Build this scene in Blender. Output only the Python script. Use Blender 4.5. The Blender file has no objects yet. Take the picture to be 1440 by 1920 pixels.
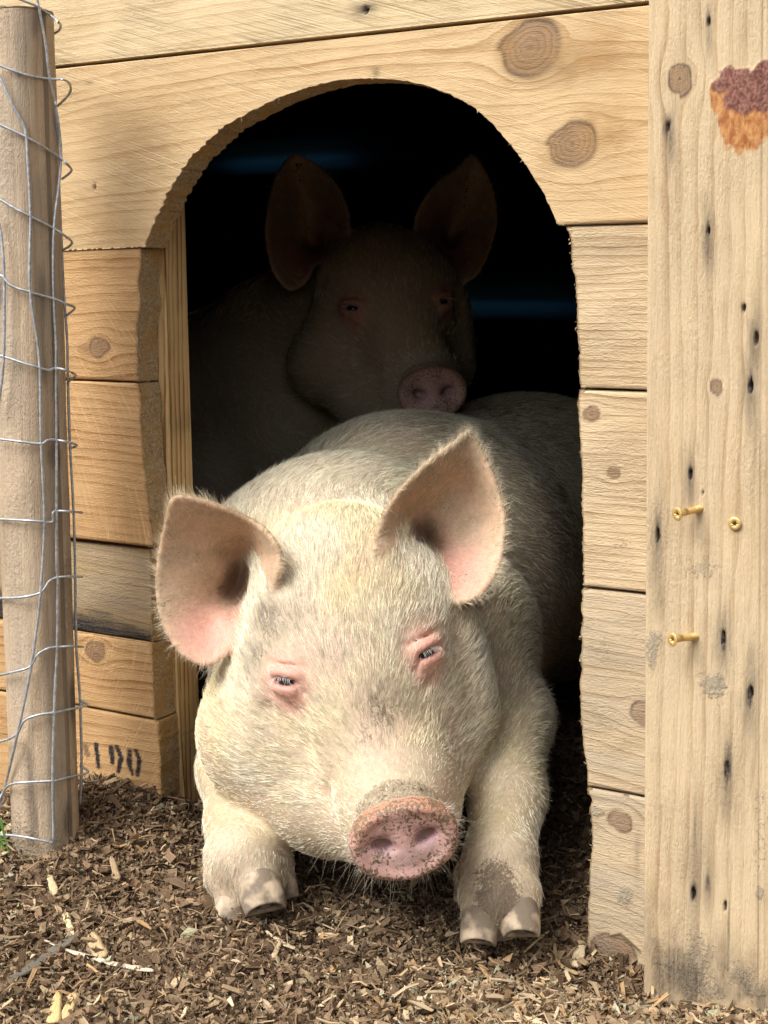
import bpy, math, random, time
import numpy as np
from mathutils import Vector, Matrix
from mathutils.bvhtree import BVHTree
T0 = time.time()
rng = np.random.default_rng(11)
random.seed(5)
S = bpy.context.scene
COL = S.collection

# ------------------------------------------------------------------ camera
FPX = 2660.; TH = math.radians(30); PI_ = math.radians(5); PPY = 793.
CAM = np.array([.8, -1.386, .68])
FW = np.array([-math.sin(TH)*math.cos(PI_), math.cos(TH)*math.cos(PI_), -math.sin(PI_)])
RT = np.array([math.cos(TH), math.sin(TH), 0.]); UP = np.cross(RT, FW)
cd = bpy.data.cameras.new('camera'); cam = bpy.data.objects.new('camera', cd); COL.objects.link(cam)
cd.sensor_fit = 'HORIZONTAL'; cd.sensor_width = 36; cd.lens = 36*FPX/1440
cd.shift_y = -(960-PPY)/1440; cd.clip_start = .05; cd.clip_end = 600
cam.matrix_world = Matrix(((RT[0], UP[0], -FW[0], CAM[0]), (RT[1], UP[1], -FW[1], CAM[1]), (RT[2], UP[2], -FW[2], CAM[2]), (0, 0, 0, 1)))
S.camera = cam
# ------------------------------------------------------------------ world, sun, exposure
SUN_DIR = np.array([-.42, -.72, 1.0]); SUN_DIR /= np.linalg.norm(SUN_DIR)
world = bpy.data.worlds.new('World'); S.world = world; world.use_nodes = True
wn = world.node_tree; wn.nodes.clear()
sky = wn.nodes.new('ShaderNodeTexSky'); sky.sky_type = 'NISHITA'; sky.sun_disc = False
sky.sun_elevation = math.asin(SUN_DIR[2]); sky.sun_rotation = math.atan2(SUN_DIR[0], SUN_DIR[1])
sky.air_density = 1.6; sky.dust_density = 4.0; sky.ozone_density = 1.0
hs = wn.nodes.new('ShaderNodeHueSaturation'); hs.inputs['Saturation'].default_value = .18
bg = wn.nodes.new('ShaderNodeBackground'); bg.inputs['Strength'].default_value = .14
wo = wn.nodes.new('ShaderNodeOutputWorld')
wn.links.new(sky.outputs[0], hs.inputs['Color']); wn.links.new(hs.outputs[0], bg.inputs['Color']); wn.links.new(bg.outputs[0], wo.inputs['Surface'])
sl = bpy.data.lights.new('sun', 'SUN'); sl.energy = 2.4; sl.angle = math.radians(36); sl.color = (1, .965, .90)
so = bpy.data.objects.new('sun', sl); COL.objects.link(so)
so.rotation_euler = Vector(SUN_DIR).to_track_quat('Z', 'Y').to_euler()
vs = S.view_settings; vs.view_transform = 'Standard'; vs.look = 'None'; vs.exposure = 0.62; vs.gamma = 1; vs.use_curve_mapping = False
S.render.engine = 'CYCLES'; S.cycles.max_bounces = 6; S.cycles.use_denoising = True

# ------------------------------------------------------------------ helpers
def D(px, py, t): return CAM + t*(FW + (px-720)/FPX*RT - (py-PPY)/FPX*UP)
def W(px, py, y=0.):
    d = FW + (px-720)/FPX*RT - (py-PPY)/FPX*UP
    return CAM + d*(y-CAM[1])/d[1]
def lerp(a, b, t): return a+(b-a)*t
def sstep(a, b, x):
    t = np.clip((x-a)/(b-a), 0, 1); return t*t*(3-2*t)
def _h(i, j, k, s):
    n = (i*73856093) ^ (j*19349663) ^ (k*83492791) ^ (s*2654435)
    n = (n ^ (n >> 13))*1274126177
    n = n ^ (n >> 16)
    return ((n & 0xffff)/65535.).astype(np.float32)
def vnoise(P, sc, seed=0):
    Q = np.asarray(P)*np.asarray(sc); I = np.floor(Q).astype(np.int64); f = (Q-I).astype(np.float32); f = f*f*(3-2*f)
    i, j, k = I[..., 0], I[..., 1], I[..., 2]; x, y, z = f[..., 0], f[..., 1], f[..., 2]
    r = 0
    for a in (0, 1):
        for b in (0, 1):
            for c in (0, 1):
                r = r + _h(i+a, j+b, k+c, seed)*(x if a else 1-x)*(y if b else 1-y)*(z if c else 1-z)
    return r
def fbm(P, sc, seed=0, o=3):
    r = 0; a = .5; sc = np.asarray(sc, float)
    for n in range(o): r = r+a*vnoise(P, sc*2.03**n, seed+n*17); a *= .5
    return r/(1-.5**o)
def xz(X, Z): return np.stack([X, np.zeros_like(X), Z], -1)

def tag(o, label=None, cat=None, group=None, kind=None):
    if label: o['label'] = label
    if cat: o['category'] = cat
    if group: o['group'] = group
    if kind: o['kind'] = kind
    return o
def empty(name, loc, label, cat, group=None):
    o = bpy.data.objects.new(name, None); COL.objects.link(o); o.location = loc; o.empty_display_size = .05
    return tag(o, label, cat, group)
def rootloc(p):
    while p.parent: p = p.parent
    return np.array(p.location)
def mk(name, V, F, mat, parent=None, attrs=None, smooth=True):
    """V (n,3); F list of index arrays, each (m,3) or (m,4)"""
    V = np.asarray(V, np.float64)
    if parent: V = V-rootloc(parent)
    V = V.astype(np.float32); me = bpy.data.meshes.new(name)
    if not isinstance(F, list): F = [F]
    F = [np.asarray(f, np.int32) for f in F if len(f)]
    me.vertices.add(len(V)); me.vertices.foreach_set('co', V.ravel())
    tot = np.concatenate([np.full(len(f), f.shape[1], np.int32) for f in F])
    li = np.concatenate([f.ravel() for f in F])
    me.loops.add(len(li)); me.loops.foreach_set('vertex_index', li)
    me.polygons.add(len(tot)); st = np.concatenate([[0], np.cumsum(tot)[:-1]]).astype(np.int32)
    me.polygons.foreach_set('loop_start', st)
    try: me.polygons.foreach_set('loop_total', tot)
    except Exception: pass
    me.polygons.foreach_set('use_smooth', np.full(len(tot), smooth))
    for k, a in (attrs or {}).items():
        a = np.asarray(a, np.float32)
        if a.ndim == 1: at = me.attributes.new(k, 'FLOAT', 'POINT'); at.data.foreach_set('value', a)
        elif a.shape[1] == 3: at = me.attributes.new(k, 'FLOAT_VECTOR', 'POINT'); at.data.foreach_set('vector', a.ravel())
        else: at = me.attributes.new(k, 'FLOAT_COLOR', 'POINT'); at.data.foreach_set('color', a.ravel())
    me.update(calc_edges=True); me.validate()
    if mat: me.materials.append(mat)
    o = bpy.data.objects.new(name, me); COL.objects.link(o)
    if parent: o.parent = parent
    return o
def spline(P, n, closed=False):
    P = np.asarray(P, float); m = len(P); out = []
    seg = m if closed else m-1
    for i in range(seg):
        if closed: a, b, c, d = P[(i-1) % m], P[i], P[(i+1) % m], P[(i+2) % m]
        else: a, b, c, d = P[max(i-1, 0)], P[i], P[i+1], P[min(i+2, m-1)]
        for t in np.arange(n)/n:
            out.append(.5*((2*b)+(-a+c)*t+(2*a-5*b+4*c-d)*t*t+(-a+3*b-3*c+d)*t**3))
    if not closed: out.append(P[-1])
    return np.array(out)
def tube(P, r, ns=8, cap=True):
    P = np.asarray(P, float); n = len(P); r = np.broadcast_to(r, (n,))
    Tn = np.gradient(P, axis=0); Tn /= np.linalg.norm(Tn, axis=1)[:, None]+1e-9
    up = np.array([.3, -.9, .2]); U = np.cross(Tn, up); U /= np.linalg.norm(U, axis=1)[:, None]+1e-9; Vv = np.cross(Tn, U)
    a = np.arange(ns)*2*np.pi/ns
    V = P[:, None]+r[:, None, None]*(np.cos(a)[None, :, None]*U[:, None]+np.sin(a)[None, :, None]*Vv[:, None])
    V = V.reshape(-1, 3); i, j = np.meshgrid(np.arange(n-1), np.arange(ns), indexing='ij')
    q = np.stack([i*ns+j, i*ns+(j+1) % ns, (i+1)*ns+(j+1) % ns, (i+1)*ns+j], -1).reshape(-1, 4)
    F = [q]
    if cap:
        V = np.vstack([V, P[0], P[-1]]); k = np.arange(ns)
        F.append(np.vstack([np.stack([(k+1) % ns, k, np.full(ns, n*ns)], -1), np.stack([(n-1)*ns+k, (n-1)*ns+(k+1) % ns, np.full(ns, n*ns+1)], -1)]))
    return V, F

# ------------------------------------------------------------------ node helper
class NT:
    def __init__(s, name):
        s.m = bpy.data.materials.new(name); s.m.use_nodes = True; s.t = s.m.node_tree; s.t.nodes.clear()
        s.out = s.t.nodes.new('ShaderNodeOutputMaterial'); s.b = s.t.nodes.new('ShaderNodeBsdfPrincipled')
        s.t.links.new(s.b.outputs[0], s.out.inputs[0])
    def set(s, sock, v):
        if isinstance(v, bpy.types.NodeSocket): s.t.links.new(v, sock)
        elif isinstance(v, (tuple, list)) and sock.type == 'RGBA' and len(v) == 3: sock.default_value = (*v, 1)
        else: sock.default_value = v
    def P(s, k, v): s.set(s.b.inputs[k], v)
    def math(s, op, a, b=None, c=None, clamp=False):
        n = s.t.nodes.new('ShaderNodeMath'); n.operation = op; n.use_clamp = clamp
        for i, v in enumerate((a, b, c)):
            if v is not None: s.set(n.inputs[i], v)
        return n.outputs[0]
    def attr(s, name):
        n = s.t.nodes.new('ShaderNodeAttribute'); n.attribute_name = name; return n.outputs
    def comb(s, x, y, z):
        n = s.t.nodes.new('ShaderNodeCombineXYZ')
        for i, v in enumerate((x, y, z)): s.set(n.inputs[i], v)
        return n.outputs[0]
    def sep(s, v):
        n = s.t.nodes.new('ShaderNodeSeparateXYZ'); s.set(n.inputs[0], v); return n.outputs
    def sepc(s, v):
        n = s.t.nodes.new('ShaderNodeSeparateColor'); s.set(n.inputs[0], v); return n.outputs
    def noise(s, vec, scale=1., detail=2., rough=.5, dist=0.):
        n = s.t.nodes.new('ShaderNodeTexNoise'); s.set(n.inputs['Vector'], vec); n.inputs['Scale'].default_value = scale
        n.inputs['Detail'].default_value = detail; n.inputs['Roughness'].default_value = rough; n.inputs['Distortion'].default_value = dist
        return n.outputs['Fac']
    def voro(s, vec, scale, feature='F1'):
        n = s.t.nodes.new('ShaderNodeTexVoronoi'); n.feature = feature; s.set(n.inputs['Vector'], vec); n.inputs['Scale'].default_value = scale
        return n.outputs
    def mix(s, f, a, b, mode='MIX'):
        n = s.t.nodes.new('ShaderNodeMix'); n.data_type = 'RGBA'; n.blend_type = mode
        s.set(n.inputs[0], f); s.set(n.inputs[6], a); s.set(n.inputs[7], b); return n.outputs[2]
    def ramp(s, f, pts):
        n = s.t.nodes.new('ShaderNodeValToRGB'); s.set(n.inputs[0], f); e = n.color_ramp.elements
        while len(e) < len(pts): e.new(.5)
        for el, (p, v) in zip(e, pts): el.position = p; el.color = (*v, 1) if isinstance(v, tuple) else (v, v, v, 1)
        return n.outputs[0]
    def rng(s, f, a, b, c=0., d=1.):
        n = s.t.nodes.new('ShaderNodeMapRange'); s.set(n.inputs[0], f)
        for i, v in zip((1, 2, 3, 4), (a, b, c, d)): s.set(n.inputs[i], v)
        return n.outputs[0]
    def bump(s, h, dist, strength=1., normal=None):
        n = s.t.nodes.new('ShaderNodeBump'); s.set(n.inputs['Height'], h); n.inputs['Distance'].default_value = dist; n.inputs['Strength'].default_value = strength
        if normal is not None: s.set(n.inputs['Normal'], normal)
        return n.outputs[0]
    def coord(s, k='Object'):
        return s.t.nodes.new('ShaderNodeTexCoord').outputs[k]

# ------------------------------------------------------------------ wood
def wood(name, light, dark, ringc=.6, saw=0., sawang=60., fib=.5, grey=.0, bump=.0009, sawdark=0.):
    m = NT(name); g = m.sep(m.attr('gc')['Vector']); mk_ = m.attr('mark'); mc = m.sepc(mk_['Color']); cut = mk_['Alpha']
    m2 = m.sepc(m.attr('mark_extra')['Color'])
    a, c, ph = g[0], g[1], g[2]
    wob = m.noise(m.comb(m.math('MULTIPLY', a, 9.), m.math('MULTIPLY', c, 60.), 0.), 1., 2.)
    ph2 = m.math('ADD', ph, m.math('MULTIPLY', m.math('SUBTRACT', wob, .5), .9))
    fr = m.math('FRACT', ph2)
    ring = m.sepc(m.ramp(fr, [(0., .02), (.45, .12), (.80, .75), (.93, 1.), (1., .05)]))[0]
    # every ring has its own strength
    rs = m.noise(m.comb(0., 0., m.math('FLOOR', ph2)), 3.7, 0.)
    ring = m.math('MULTIPLY', ring, m.rng(rs, .3, .7, .15, 1.1))
    fiber = m.noise(m.comb(m.math('MULTIPLY', a, 22.), m.math('MULTIPLY', c, 620.), m.math('MULTIPLY', ph, .05)), 1., 3., .6)
    fuzz = m.noise(m.comb(m.math('MULTIPLY', a, 190.), m.math('MULTIPLY', c, 520.), 3.), 1., 3., .65)
    blot = m.noise(m.comb(m.math('MULTIPLY', a, 5.), m.math('MULTIPLY', c, 14.), 1.), 1., 3., .6)
    blot2 = m.noise(m.comb(m.math('MULTIPLY', a, 26.), m.math('MULTIPLY', c, 40.), 9.), 1., 3., .6)
    patch = m.rng(m.noise(m.comb(m.math('MULTIPLY', a, 7.), m.math('MULTIPLY', c, 16.), 40.), 1., 3., .6), .35, .62, .65, 1.5)
    f = m.math('MULTIPLY', m.math('MULTIPLY', ring, patch), ringc)
    f = m.math('ADD', f, m.math('MULTIPLY', m.math('SUBTRACT', fiber, .5), fib*1.3))
    f = m.math('ADD', f, m.math('MULTIPLY', m.math('SUBTRACT', fuzz, .5), fib*.8))
    f = m.math('ADD', f, m.math('MULTIPLY', m.math('SUBTRACT', blot, .45), 1.1))
    f = m.math('ADD', f, m.math('MULTIPLY', m.math('SUBTRACT', blot2, .5), .5), clamp=True)
    col = m.mix(f, light, dark)
    hsum = m.math('ADD', m.math('MULTIPLY', fiber, .5), m.math('MULTIPLY', fuzz, .75))
    torn = m.noise(m.comb(m.math('MULTIPLY', a, 130.), m.math('MULTIPLY', c, 330.), 13.), 1., 4., .75)
    tornm = m.rng(m.noise(m.comb(m.math('MULTIPLY', a, 8.), m.math('MULTIPLY', c, 15.), 31.), 1., 2.), .42, .62)
    hsum = m.math('ADD', hsum, m.math('MULTIPLY', m.math('MULTIPLY', torn, tornm), 1.6))
    hsum = m.math('SUBTRACT', hsum, m.math('MULTIPLY', ring, .25))
    if saw > 0:
        ang = math.radians(sawang); ca, sa = math.cos(ang), math.sin(ang)
        # circular-saw arcs: slightly curved lines across the board
        aa = m.math('ADD', a, m.math('MULTIPLY', m.math('MULTIPLY', c, c), 1.3))
        t = m.math('ADD', m.math('MULTIPLY', aa, sa), m.math('MULTIPLY', c, ca))
        s_ = m.math('ADD', m.math('MULTIPLY', aa, ca), m.math('MULTIPLY', c, -sa))
        sn = m.noise(m.comb(m.math('MULTIPLY', s_, 9.), m.math('MULTIPLY', t, 260.), 5.), 1., 2., .7)
        region = m.rng(m.noise(m.comb(m.math('MULTIPLY', a, 6.), m.math('MULTIPLY', c, 9.), 22.), 1., 2.), .38, .62)
        sm = m.math('MULTIPLY', m.rng(sn, .53, .62), m.math('MULTIPLY', region, saw))
        col = m.mix(sm, col, tuple(min(1., x*1.25+.03) for x in light))
        hsum = m.math('SUBTRACT', hsum, m.math('MULTIPLY', sm, .8))
        if sawdark > 0:
            sd = m.math('MULTIPLY', m.rng(sn, .44, .36), sawdark)
            sd = m.math('MULTIPLY', sd, region)
            col = m.mix(sd, col, tuple(x*.62 for x in dark)); hsum = m.math('SUBTRACT', hsum, m.math('MULTIPLY', sd, 1.4))
    # knots
    kn = mc[1]
    kcol = m.mix(m.math('MULTIPLY', m.math('ADD', m.math('MULTIPLY', ring, .55), m.rng(blot2, .35, .65, 0., .6)), 1., clamp=True), (.30, .185, .105), (.13, .070, .042))
    kcol = m.mix(m.rng(fuzz, .4, .7, 0., .35), kcol, (.40, .27, .17))
    col = m.mix(m.math('MULTIPLY', kn, .82), col, kcol)
    # resin patch (orange) and bark (purple brown)
    rfac = m.math('MULTIPLY', m2[0], 1.)
    rcol = m.mix(m.rng(m.noise(m.comb(m.math('MULTIPLY', a, 90.), m.math('MULTIPLY', c, 160.), 4.), 1., 3.), .35, .65), (.56, .29, .11), (.33, .11, .035))
    col = m.mix(rfac, col, rcol)
    bcol = m.mix(m.rng(m.noise(m.comb(m.math('MULTIPLY', a, 300.), m.math('MULTIPLY', c, 300.), 4.), 1., 3.), .4, .6), (.14, .055, .042), (.28, .13, .10))
    col = m.mix(m2[1], col, bcol)
    col = m.mix(m.math('MULTIPLY', m2[2], .8), col, (.36, .21, .085))
    if grey > 0: col = m.mix(m.math('MULTIPLY', m.rng(m.noise(m.comb(m.math('MULTIPLY', a, 4.), m.math('MULTIPLY', c, 25.), 8.), 1., 3.), .4, .65), grey), col, (.36, .31, .25))
    # grey dirt / dried mud
    dn = m.noise(m.comb(m.math('MULTIPLY', a, 260.), m.math('MULTIPLY', c, 300.), 2.), 1., 4., .7)
    df = m.rng(m.math('ADD', mc[2], m.math('MULTIPLY', m.math('SUBTRACT', dn, .5), 1.1)), .42, .72)
    df = m.math('MULTIPLY', df, m.rng(mc[2], .02, .2))
    dcol = m.mix(dn, (.20, .17, .125), (.50, .43, .33))
    col = m.mix(m.math('MULTIPLY', df, .75), col, dcol)
    # dark stain (iron round nail holes, paint, soot)
    sf = m.math('MULTIPLY', mc[0], m.rng(m.math('ADD', m.math('MULTIPLY', fiber, .55), m.math('MULTIPLY', fuzz, .45)), .28, .60, 1.5, .8), clamp=True)
    sf = m.math('MULTIPLY', sf, 1., clamp=True)
    col = m.mix(sf, col, (.018, .018, .022))
    # fresh saw-cut edge: rough end fibres
    geo = m.t.nodes.new('ShaderNodeNewGeometry').outputs['Position']
    cn = m.noise(geo, 330., 4., .8); cn2 = m.noise(geo, 38., 3., .6)
    ccol = m.mix(m.rng(cn, .3, .7), (.25, .155, .075), (.86, .66, .40))
    ccol = m.mix(m.rng(cn2, .42, .66, 0., .75), ccol, (.60, .34, .10))
    col = m.mix(cut, col, ccol)
    hsum = m.math('ADD', hsum, m.math('MULTIPLY', cut, m.math('MULTIPLY', cn, 5.5)))
    hsum = m.math('ADD', hsum, m.math('MULTIPLY', df, m.math('MULTIPLY', dn, 1.2)))
    m.P('Base Color', col); m.P('Roughness', .82); m.P('Specular IOR Level', .22)
    m.P('Normal', m.bump(hsum, bump, 1.))
    return m.m

def grainfield(X, Z, vertical, ringw, knots, seed, y, cath=0., tilt=0., warp=.012, ringf=None):
    """along / across / phase at each point; knots as (px,py,R)"""
    if vertical: A, Cc = Z, X
    else: A, Cc = X, Z
    Pn = np.stack([A*2.2, Cc*9., np.full_like(A, seed*3.3)], -1)
    psi = Cc + (fbm(Pn, 1., seed, 3)-.5)*warp*2 + tilt*A
    if cath: psi = psi + cath*(A-A.mean())**2
    kn = np.zeros_like(A); kr = np.full_like(A, 0.)
    inside = np.zeros(A.shape, bool); rimst = np.zeros_like(A)
    for (px, py, R) in knots:
        p = W(px, py, y); ka, kc = (p[2], p[0]) if vertical else (p[0], p[2])
        da, dc = A-ka, Cc-kc
        dd = 1+.34*(vnoise(np.stack([np.arctan2(dc, da)*1.3, da*0, da*0], -1), 1., seed)-.5)
        r2 = (da*.8)**2+dc**2; r = np.sqrt(r2)*dd
        rim = np.exp(-((r-R*1.0)/(R*.09))**2)*(.25+.75*vnoise(np.stack([np.arctan2(dc, da)*1.1+px, da*0, da*0], -1), 1., seed+9)); rimst = np.maximum(rimst, .62*rim); rimst = np.maximum(rimst, .35*sstep(R*.16, 0, r))
        psi = psi - dc*np.clip((1.3*R)**2/np.maximum(r2, (R*.9)**2), 0, 1.)*np.exp(-r2/(R*5)**2)
        w = sstep(R*1.08, R*.9, r); kn = np.maximum(kn, w)
        inside |= r < R; kr = np.where(r < R, r/(R/4.5), kr)
        kn = np.maximum(kn, .75*sstep(R*.25, 0, np.abs(r-R)))
    ph = psi/ringw
    ph = np.where(inside, kr+np.floor(ph.mean())+.3, ph)
    return A, Cc, ph, kn, rimst
def addmarks(X, Z, y, marks, vertical):
    st = np.zeros_like(X); di = np.zeros_like(X); re = np.zeros_like(X); ba = np.zeros_like(X); hole = np.zeros_like(X); tn = np.zeros_like(X)
    nz = fbm(xz(X, Z), 90., 5, 3)
    for mm in marks:
        k, px, py, rx, ry, s = mm[:6]
        p = W(px, py, y); sc = .00060
        dx = (X-p[0])/(rx*sc); dz = (Z-p[2])/(ry*sc)
        if len(mm) > 6: aa = math.radians(mm[6]); dx, dz = ((X-p[0])*math.cos(aa)+(Z-p[2])*math.sin(aa))/(rx*sc), (-(X-p[0])*math.sin(aa)+(Z-p[2])*math.cos(aa))/(ry*sc)
        r = np.sqrt(dx*dx+dz*dz)
        if k == 'h': r = np.sqrt((dx*1.25+.9*(nz-.5))**2+(dz*.62)**2)*(1+.9*(nz-.5))
        if k == 's': r = r*(1+.5*(fbm(xz(X, Z), (420., 1., 45.) if vertical else (45., 1., 420.), int(px), 2)-.5)*2)
        if k == 's': st = np.maximum(st, s*np.exp(-r*r*.75))
        if k == 't': tn = np.maximum(tn, s*np.exp(-r*r)*(.5+nz))
        if k == 'p': st = np.maximum(st, s*sstep(1.15, .7, r+.5*(nz-.5)))
        if k == 'd': di = np.maximum(di, s*sstep(1.2, .2, r+.9*(nz-.5)))
        if k == 'h': hole = np.maximum(hole, sstep(1.2, .6, r)); st = np.maximum(st, s*sstep(1.4, .8, r))
        if k == 'r': re = np.maximum(re, s*sstep(1.12, .95, r+.9*(nz-.5)))
        if k == 'b': ba = np.maximum(ba, s*sstep(1.1, .95, r+.9*(nz-.5)))
    return st, di, re, ba, hole, tn
def plank(name, X, Z, y0, th, mat, parent, ringw=.011, knots=(), marks=(), seed=1, vertical=False, cutmask=None, cath=0., tilt=0., warp=.012, label=None, cutback=None, relief=.0006, soot=None, bevel=.0016, sidering=.4):
    """X,Z (nu,nv) grid of the front face; perimeter is swept back by th. cutmask: per perimeter vertex, 1 where sawn by hand"""
    nu, nv = X.shape
    A, Cc, ph, kn, rimst = grainfield(X, Z, vertical, ringw, knots, seed, y0, cath, tilt, warp)
    st, di, re, ba, hole, tn = addmarks(X, Z, y0, marks, vertical); st = np.maximum(st, rimst)
    if soot is not None: st = np.maximum(st, soot(X, Z))
    Y = y0 + relief*(fbm(xz(X, Z), 30. if not vertical else (60., 1., 8.), seed+3, 3)-.5)*2 + hole*.005
    Y = Y - .0012*ba*vnoise(xz(X, Z), 200., 8) - di*.0012*fbm(xz(X, Z), 160., 9)
    # perimeter indices
    idx = np.arange(nu*nv).reshape(nu, nv)
    per = np.concatenate([idx[:-1, 0], idx[-1, :-1], idx[1:, -1][::-1], idx[0, 1:][::-1]])
    V = np.stack([X, Y, Z], -1).reshape(-1, 3)
    V[per, 1] += bevel
    F = [np.stack([idx[:-1, :-1], idx[:-1, 1:], idx[1:, 1:], idx[1:, :-1]], -1).reshape(-1, 4)]
    # orientation: want normals to -y
    v0, v1, v2 = V[F[0][len(F[0])//2][:3]]
    flip = np.cross(v1-v0, v2-v0)[1] > 0
    if flip: F[0] = F[0][:, ::-1]
    gc = np.stack([A, Cc, ph], -1).reshape(-1, 3); mark = np.stack([st, kn, di, 0*st], -1).reshape(-1, 4); ex = np.stack([re, ba, tn, 1+0*re], -1).reshape(-1, 4)
    cm = np.zeros(len(per)) if cutmask is None else cutmask(V[per])
    mark[per, 3] = np.maximum(mark[per, 3], cm*.8)
    levels = [.0012, .004, .008, .012, .016, .020, .024, .028, .032, .036, th] if cutmask is not None else [.004, th]
    levels = [l for l in levels if l <= th]
    cen = V[per].mean(0); P0 = V[per].copy(); prev = per; base = len(V)
    tang = np.roll(P0, -1, 0)-np.roll(P0, 1, 0); nrm = np.stack([tang[:, 2], 0*tang[:, 0], -tang[:, 0]], -1); nrm /= np.linalg.norm(nrm, axis=1)[:, None]+1e-9
    Vs = [V]; gs = [gc]; ms = [mark]; es = [ex]; n = len(per); k = np.arange(n)
    for li, l in enumerate(levels):
        Q = P0.copy(); Q[:, 1] = y0+l
        am = .0012*cm*(1 if li < len(levels)-1 else .5)
        nn = (fbm(Q, 260., 31+seed, 2)-.5)*2
        Q = Q+nrm*(am*nn*1.6)[:, None]
        if cutback is not None: Q = Q+cutback(Q, l, cm)
        ids = base+k; base += n
        q = np.stack([prev, np.roll(prev, -1), np.roll(ids, -1), ids], -1)
        if flip: q = q[:, ::-1]
        F.append(q[:, ::-1]); Vs.append(Q); prev = ids
        g2 = gc[per].copy(); g2[:, 1] += l*.9; g2[:, 2] += l/ringw*sidering; gs.append(g2)
        m2 = mark[per].copy(); m2[:, 3] = cm; m2[:, 1] *= (cm < .5); ms.append(m2); es.append(ex[per])
    V = np.vstack(Vs)
    o = mk(name, V, F, mat, parent, {'gc': np.vstack(gs), 'mark': np.vstack(ms), 'mark_extra': np.vstack(es)})
    if label: o['label'] = label
    return o
def rows_grid(zs, xl, xr, nx):
    u = np.linspace(0, 1, nx)
    return xl[:, None]*(1-u)+xr[:, None]*u, np.repeat(zs[:, None], nx, 1)

# ================================================================== GROUND
def gh(x, y):
    h = .062*np.exp(-((x+.40)/.115)**2-((y+.03)/.10)**2) + (-.034)*np.exp(-((x-.345)/.12)**2-((y+.05)/.14)**2)
    h = h-.010+.020*(fbm(np.stack([x, y, 0*x], -1), 7., 3, 3)-.5)+.012*(fbm(np.stack([x, y, 0*x], -1), 30., 4, 2)-.5)
    h = h-.018*np.exp(-((x-.07)/.13)**2-((y-.03)/.10)**2)
    h = h+.03*sstep(.15, .6, y)*np.exp(-((x-.2)/.3)**2)
    return h*sstep(12, 3, np.hypot(x, y))+3.2*sstep(-4.5, -12, y)*sstep(60, 25, np.hypot(x, y))  # last term: unseen bank behind the camera, added to block low sky light
def axis_pts(lo, hi, d, far):
    a = list(np.arange(lo, hi, d)); s = d; v = hi
    while v < far: a.append(v); s *= 1.22; v += s
    b = []; s = d; v = lo-d
    while v > -far: b.append(v); s *= 1.22; v -= s
    return np.array(b[::-1]+a)
gx, gy = axis_pts(-.9, .8, .008, 300), axis_pts(-.8, 1.4, .009, 300)
GX, GY = np.meshgrid(gx, gy, indexing='ij'); GZ = gh(GX, GY)
idx = np.arange(GX.size).reshape(GX.shape)
gq = np.stack([idx[:-1, :-1], idx[1:, :-1], idx[1:, 1:], idx[:-1, 1:]], -1).reshape(-1, 4)
m = NT('mulch soil'); co = m.coord()
n1 = m.noise(co, 140., 4., .7); n2 = m.noise(co, 9., 3.)
m.P('Base Color', m.mix(m.rng(n1, .3, .7), (.05, .034, .022), (.15, .10, .062))); m.P('Roughness', .95); m.P('Specular IOR Level', .1)
m.P('Normal', m.bump(n1, .004))
ground = mk('ground', np.stack([GX, GY, GZ], -1).reshape(-1, 3), gq, m.m); tag(ground, kind='structure')

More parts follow.
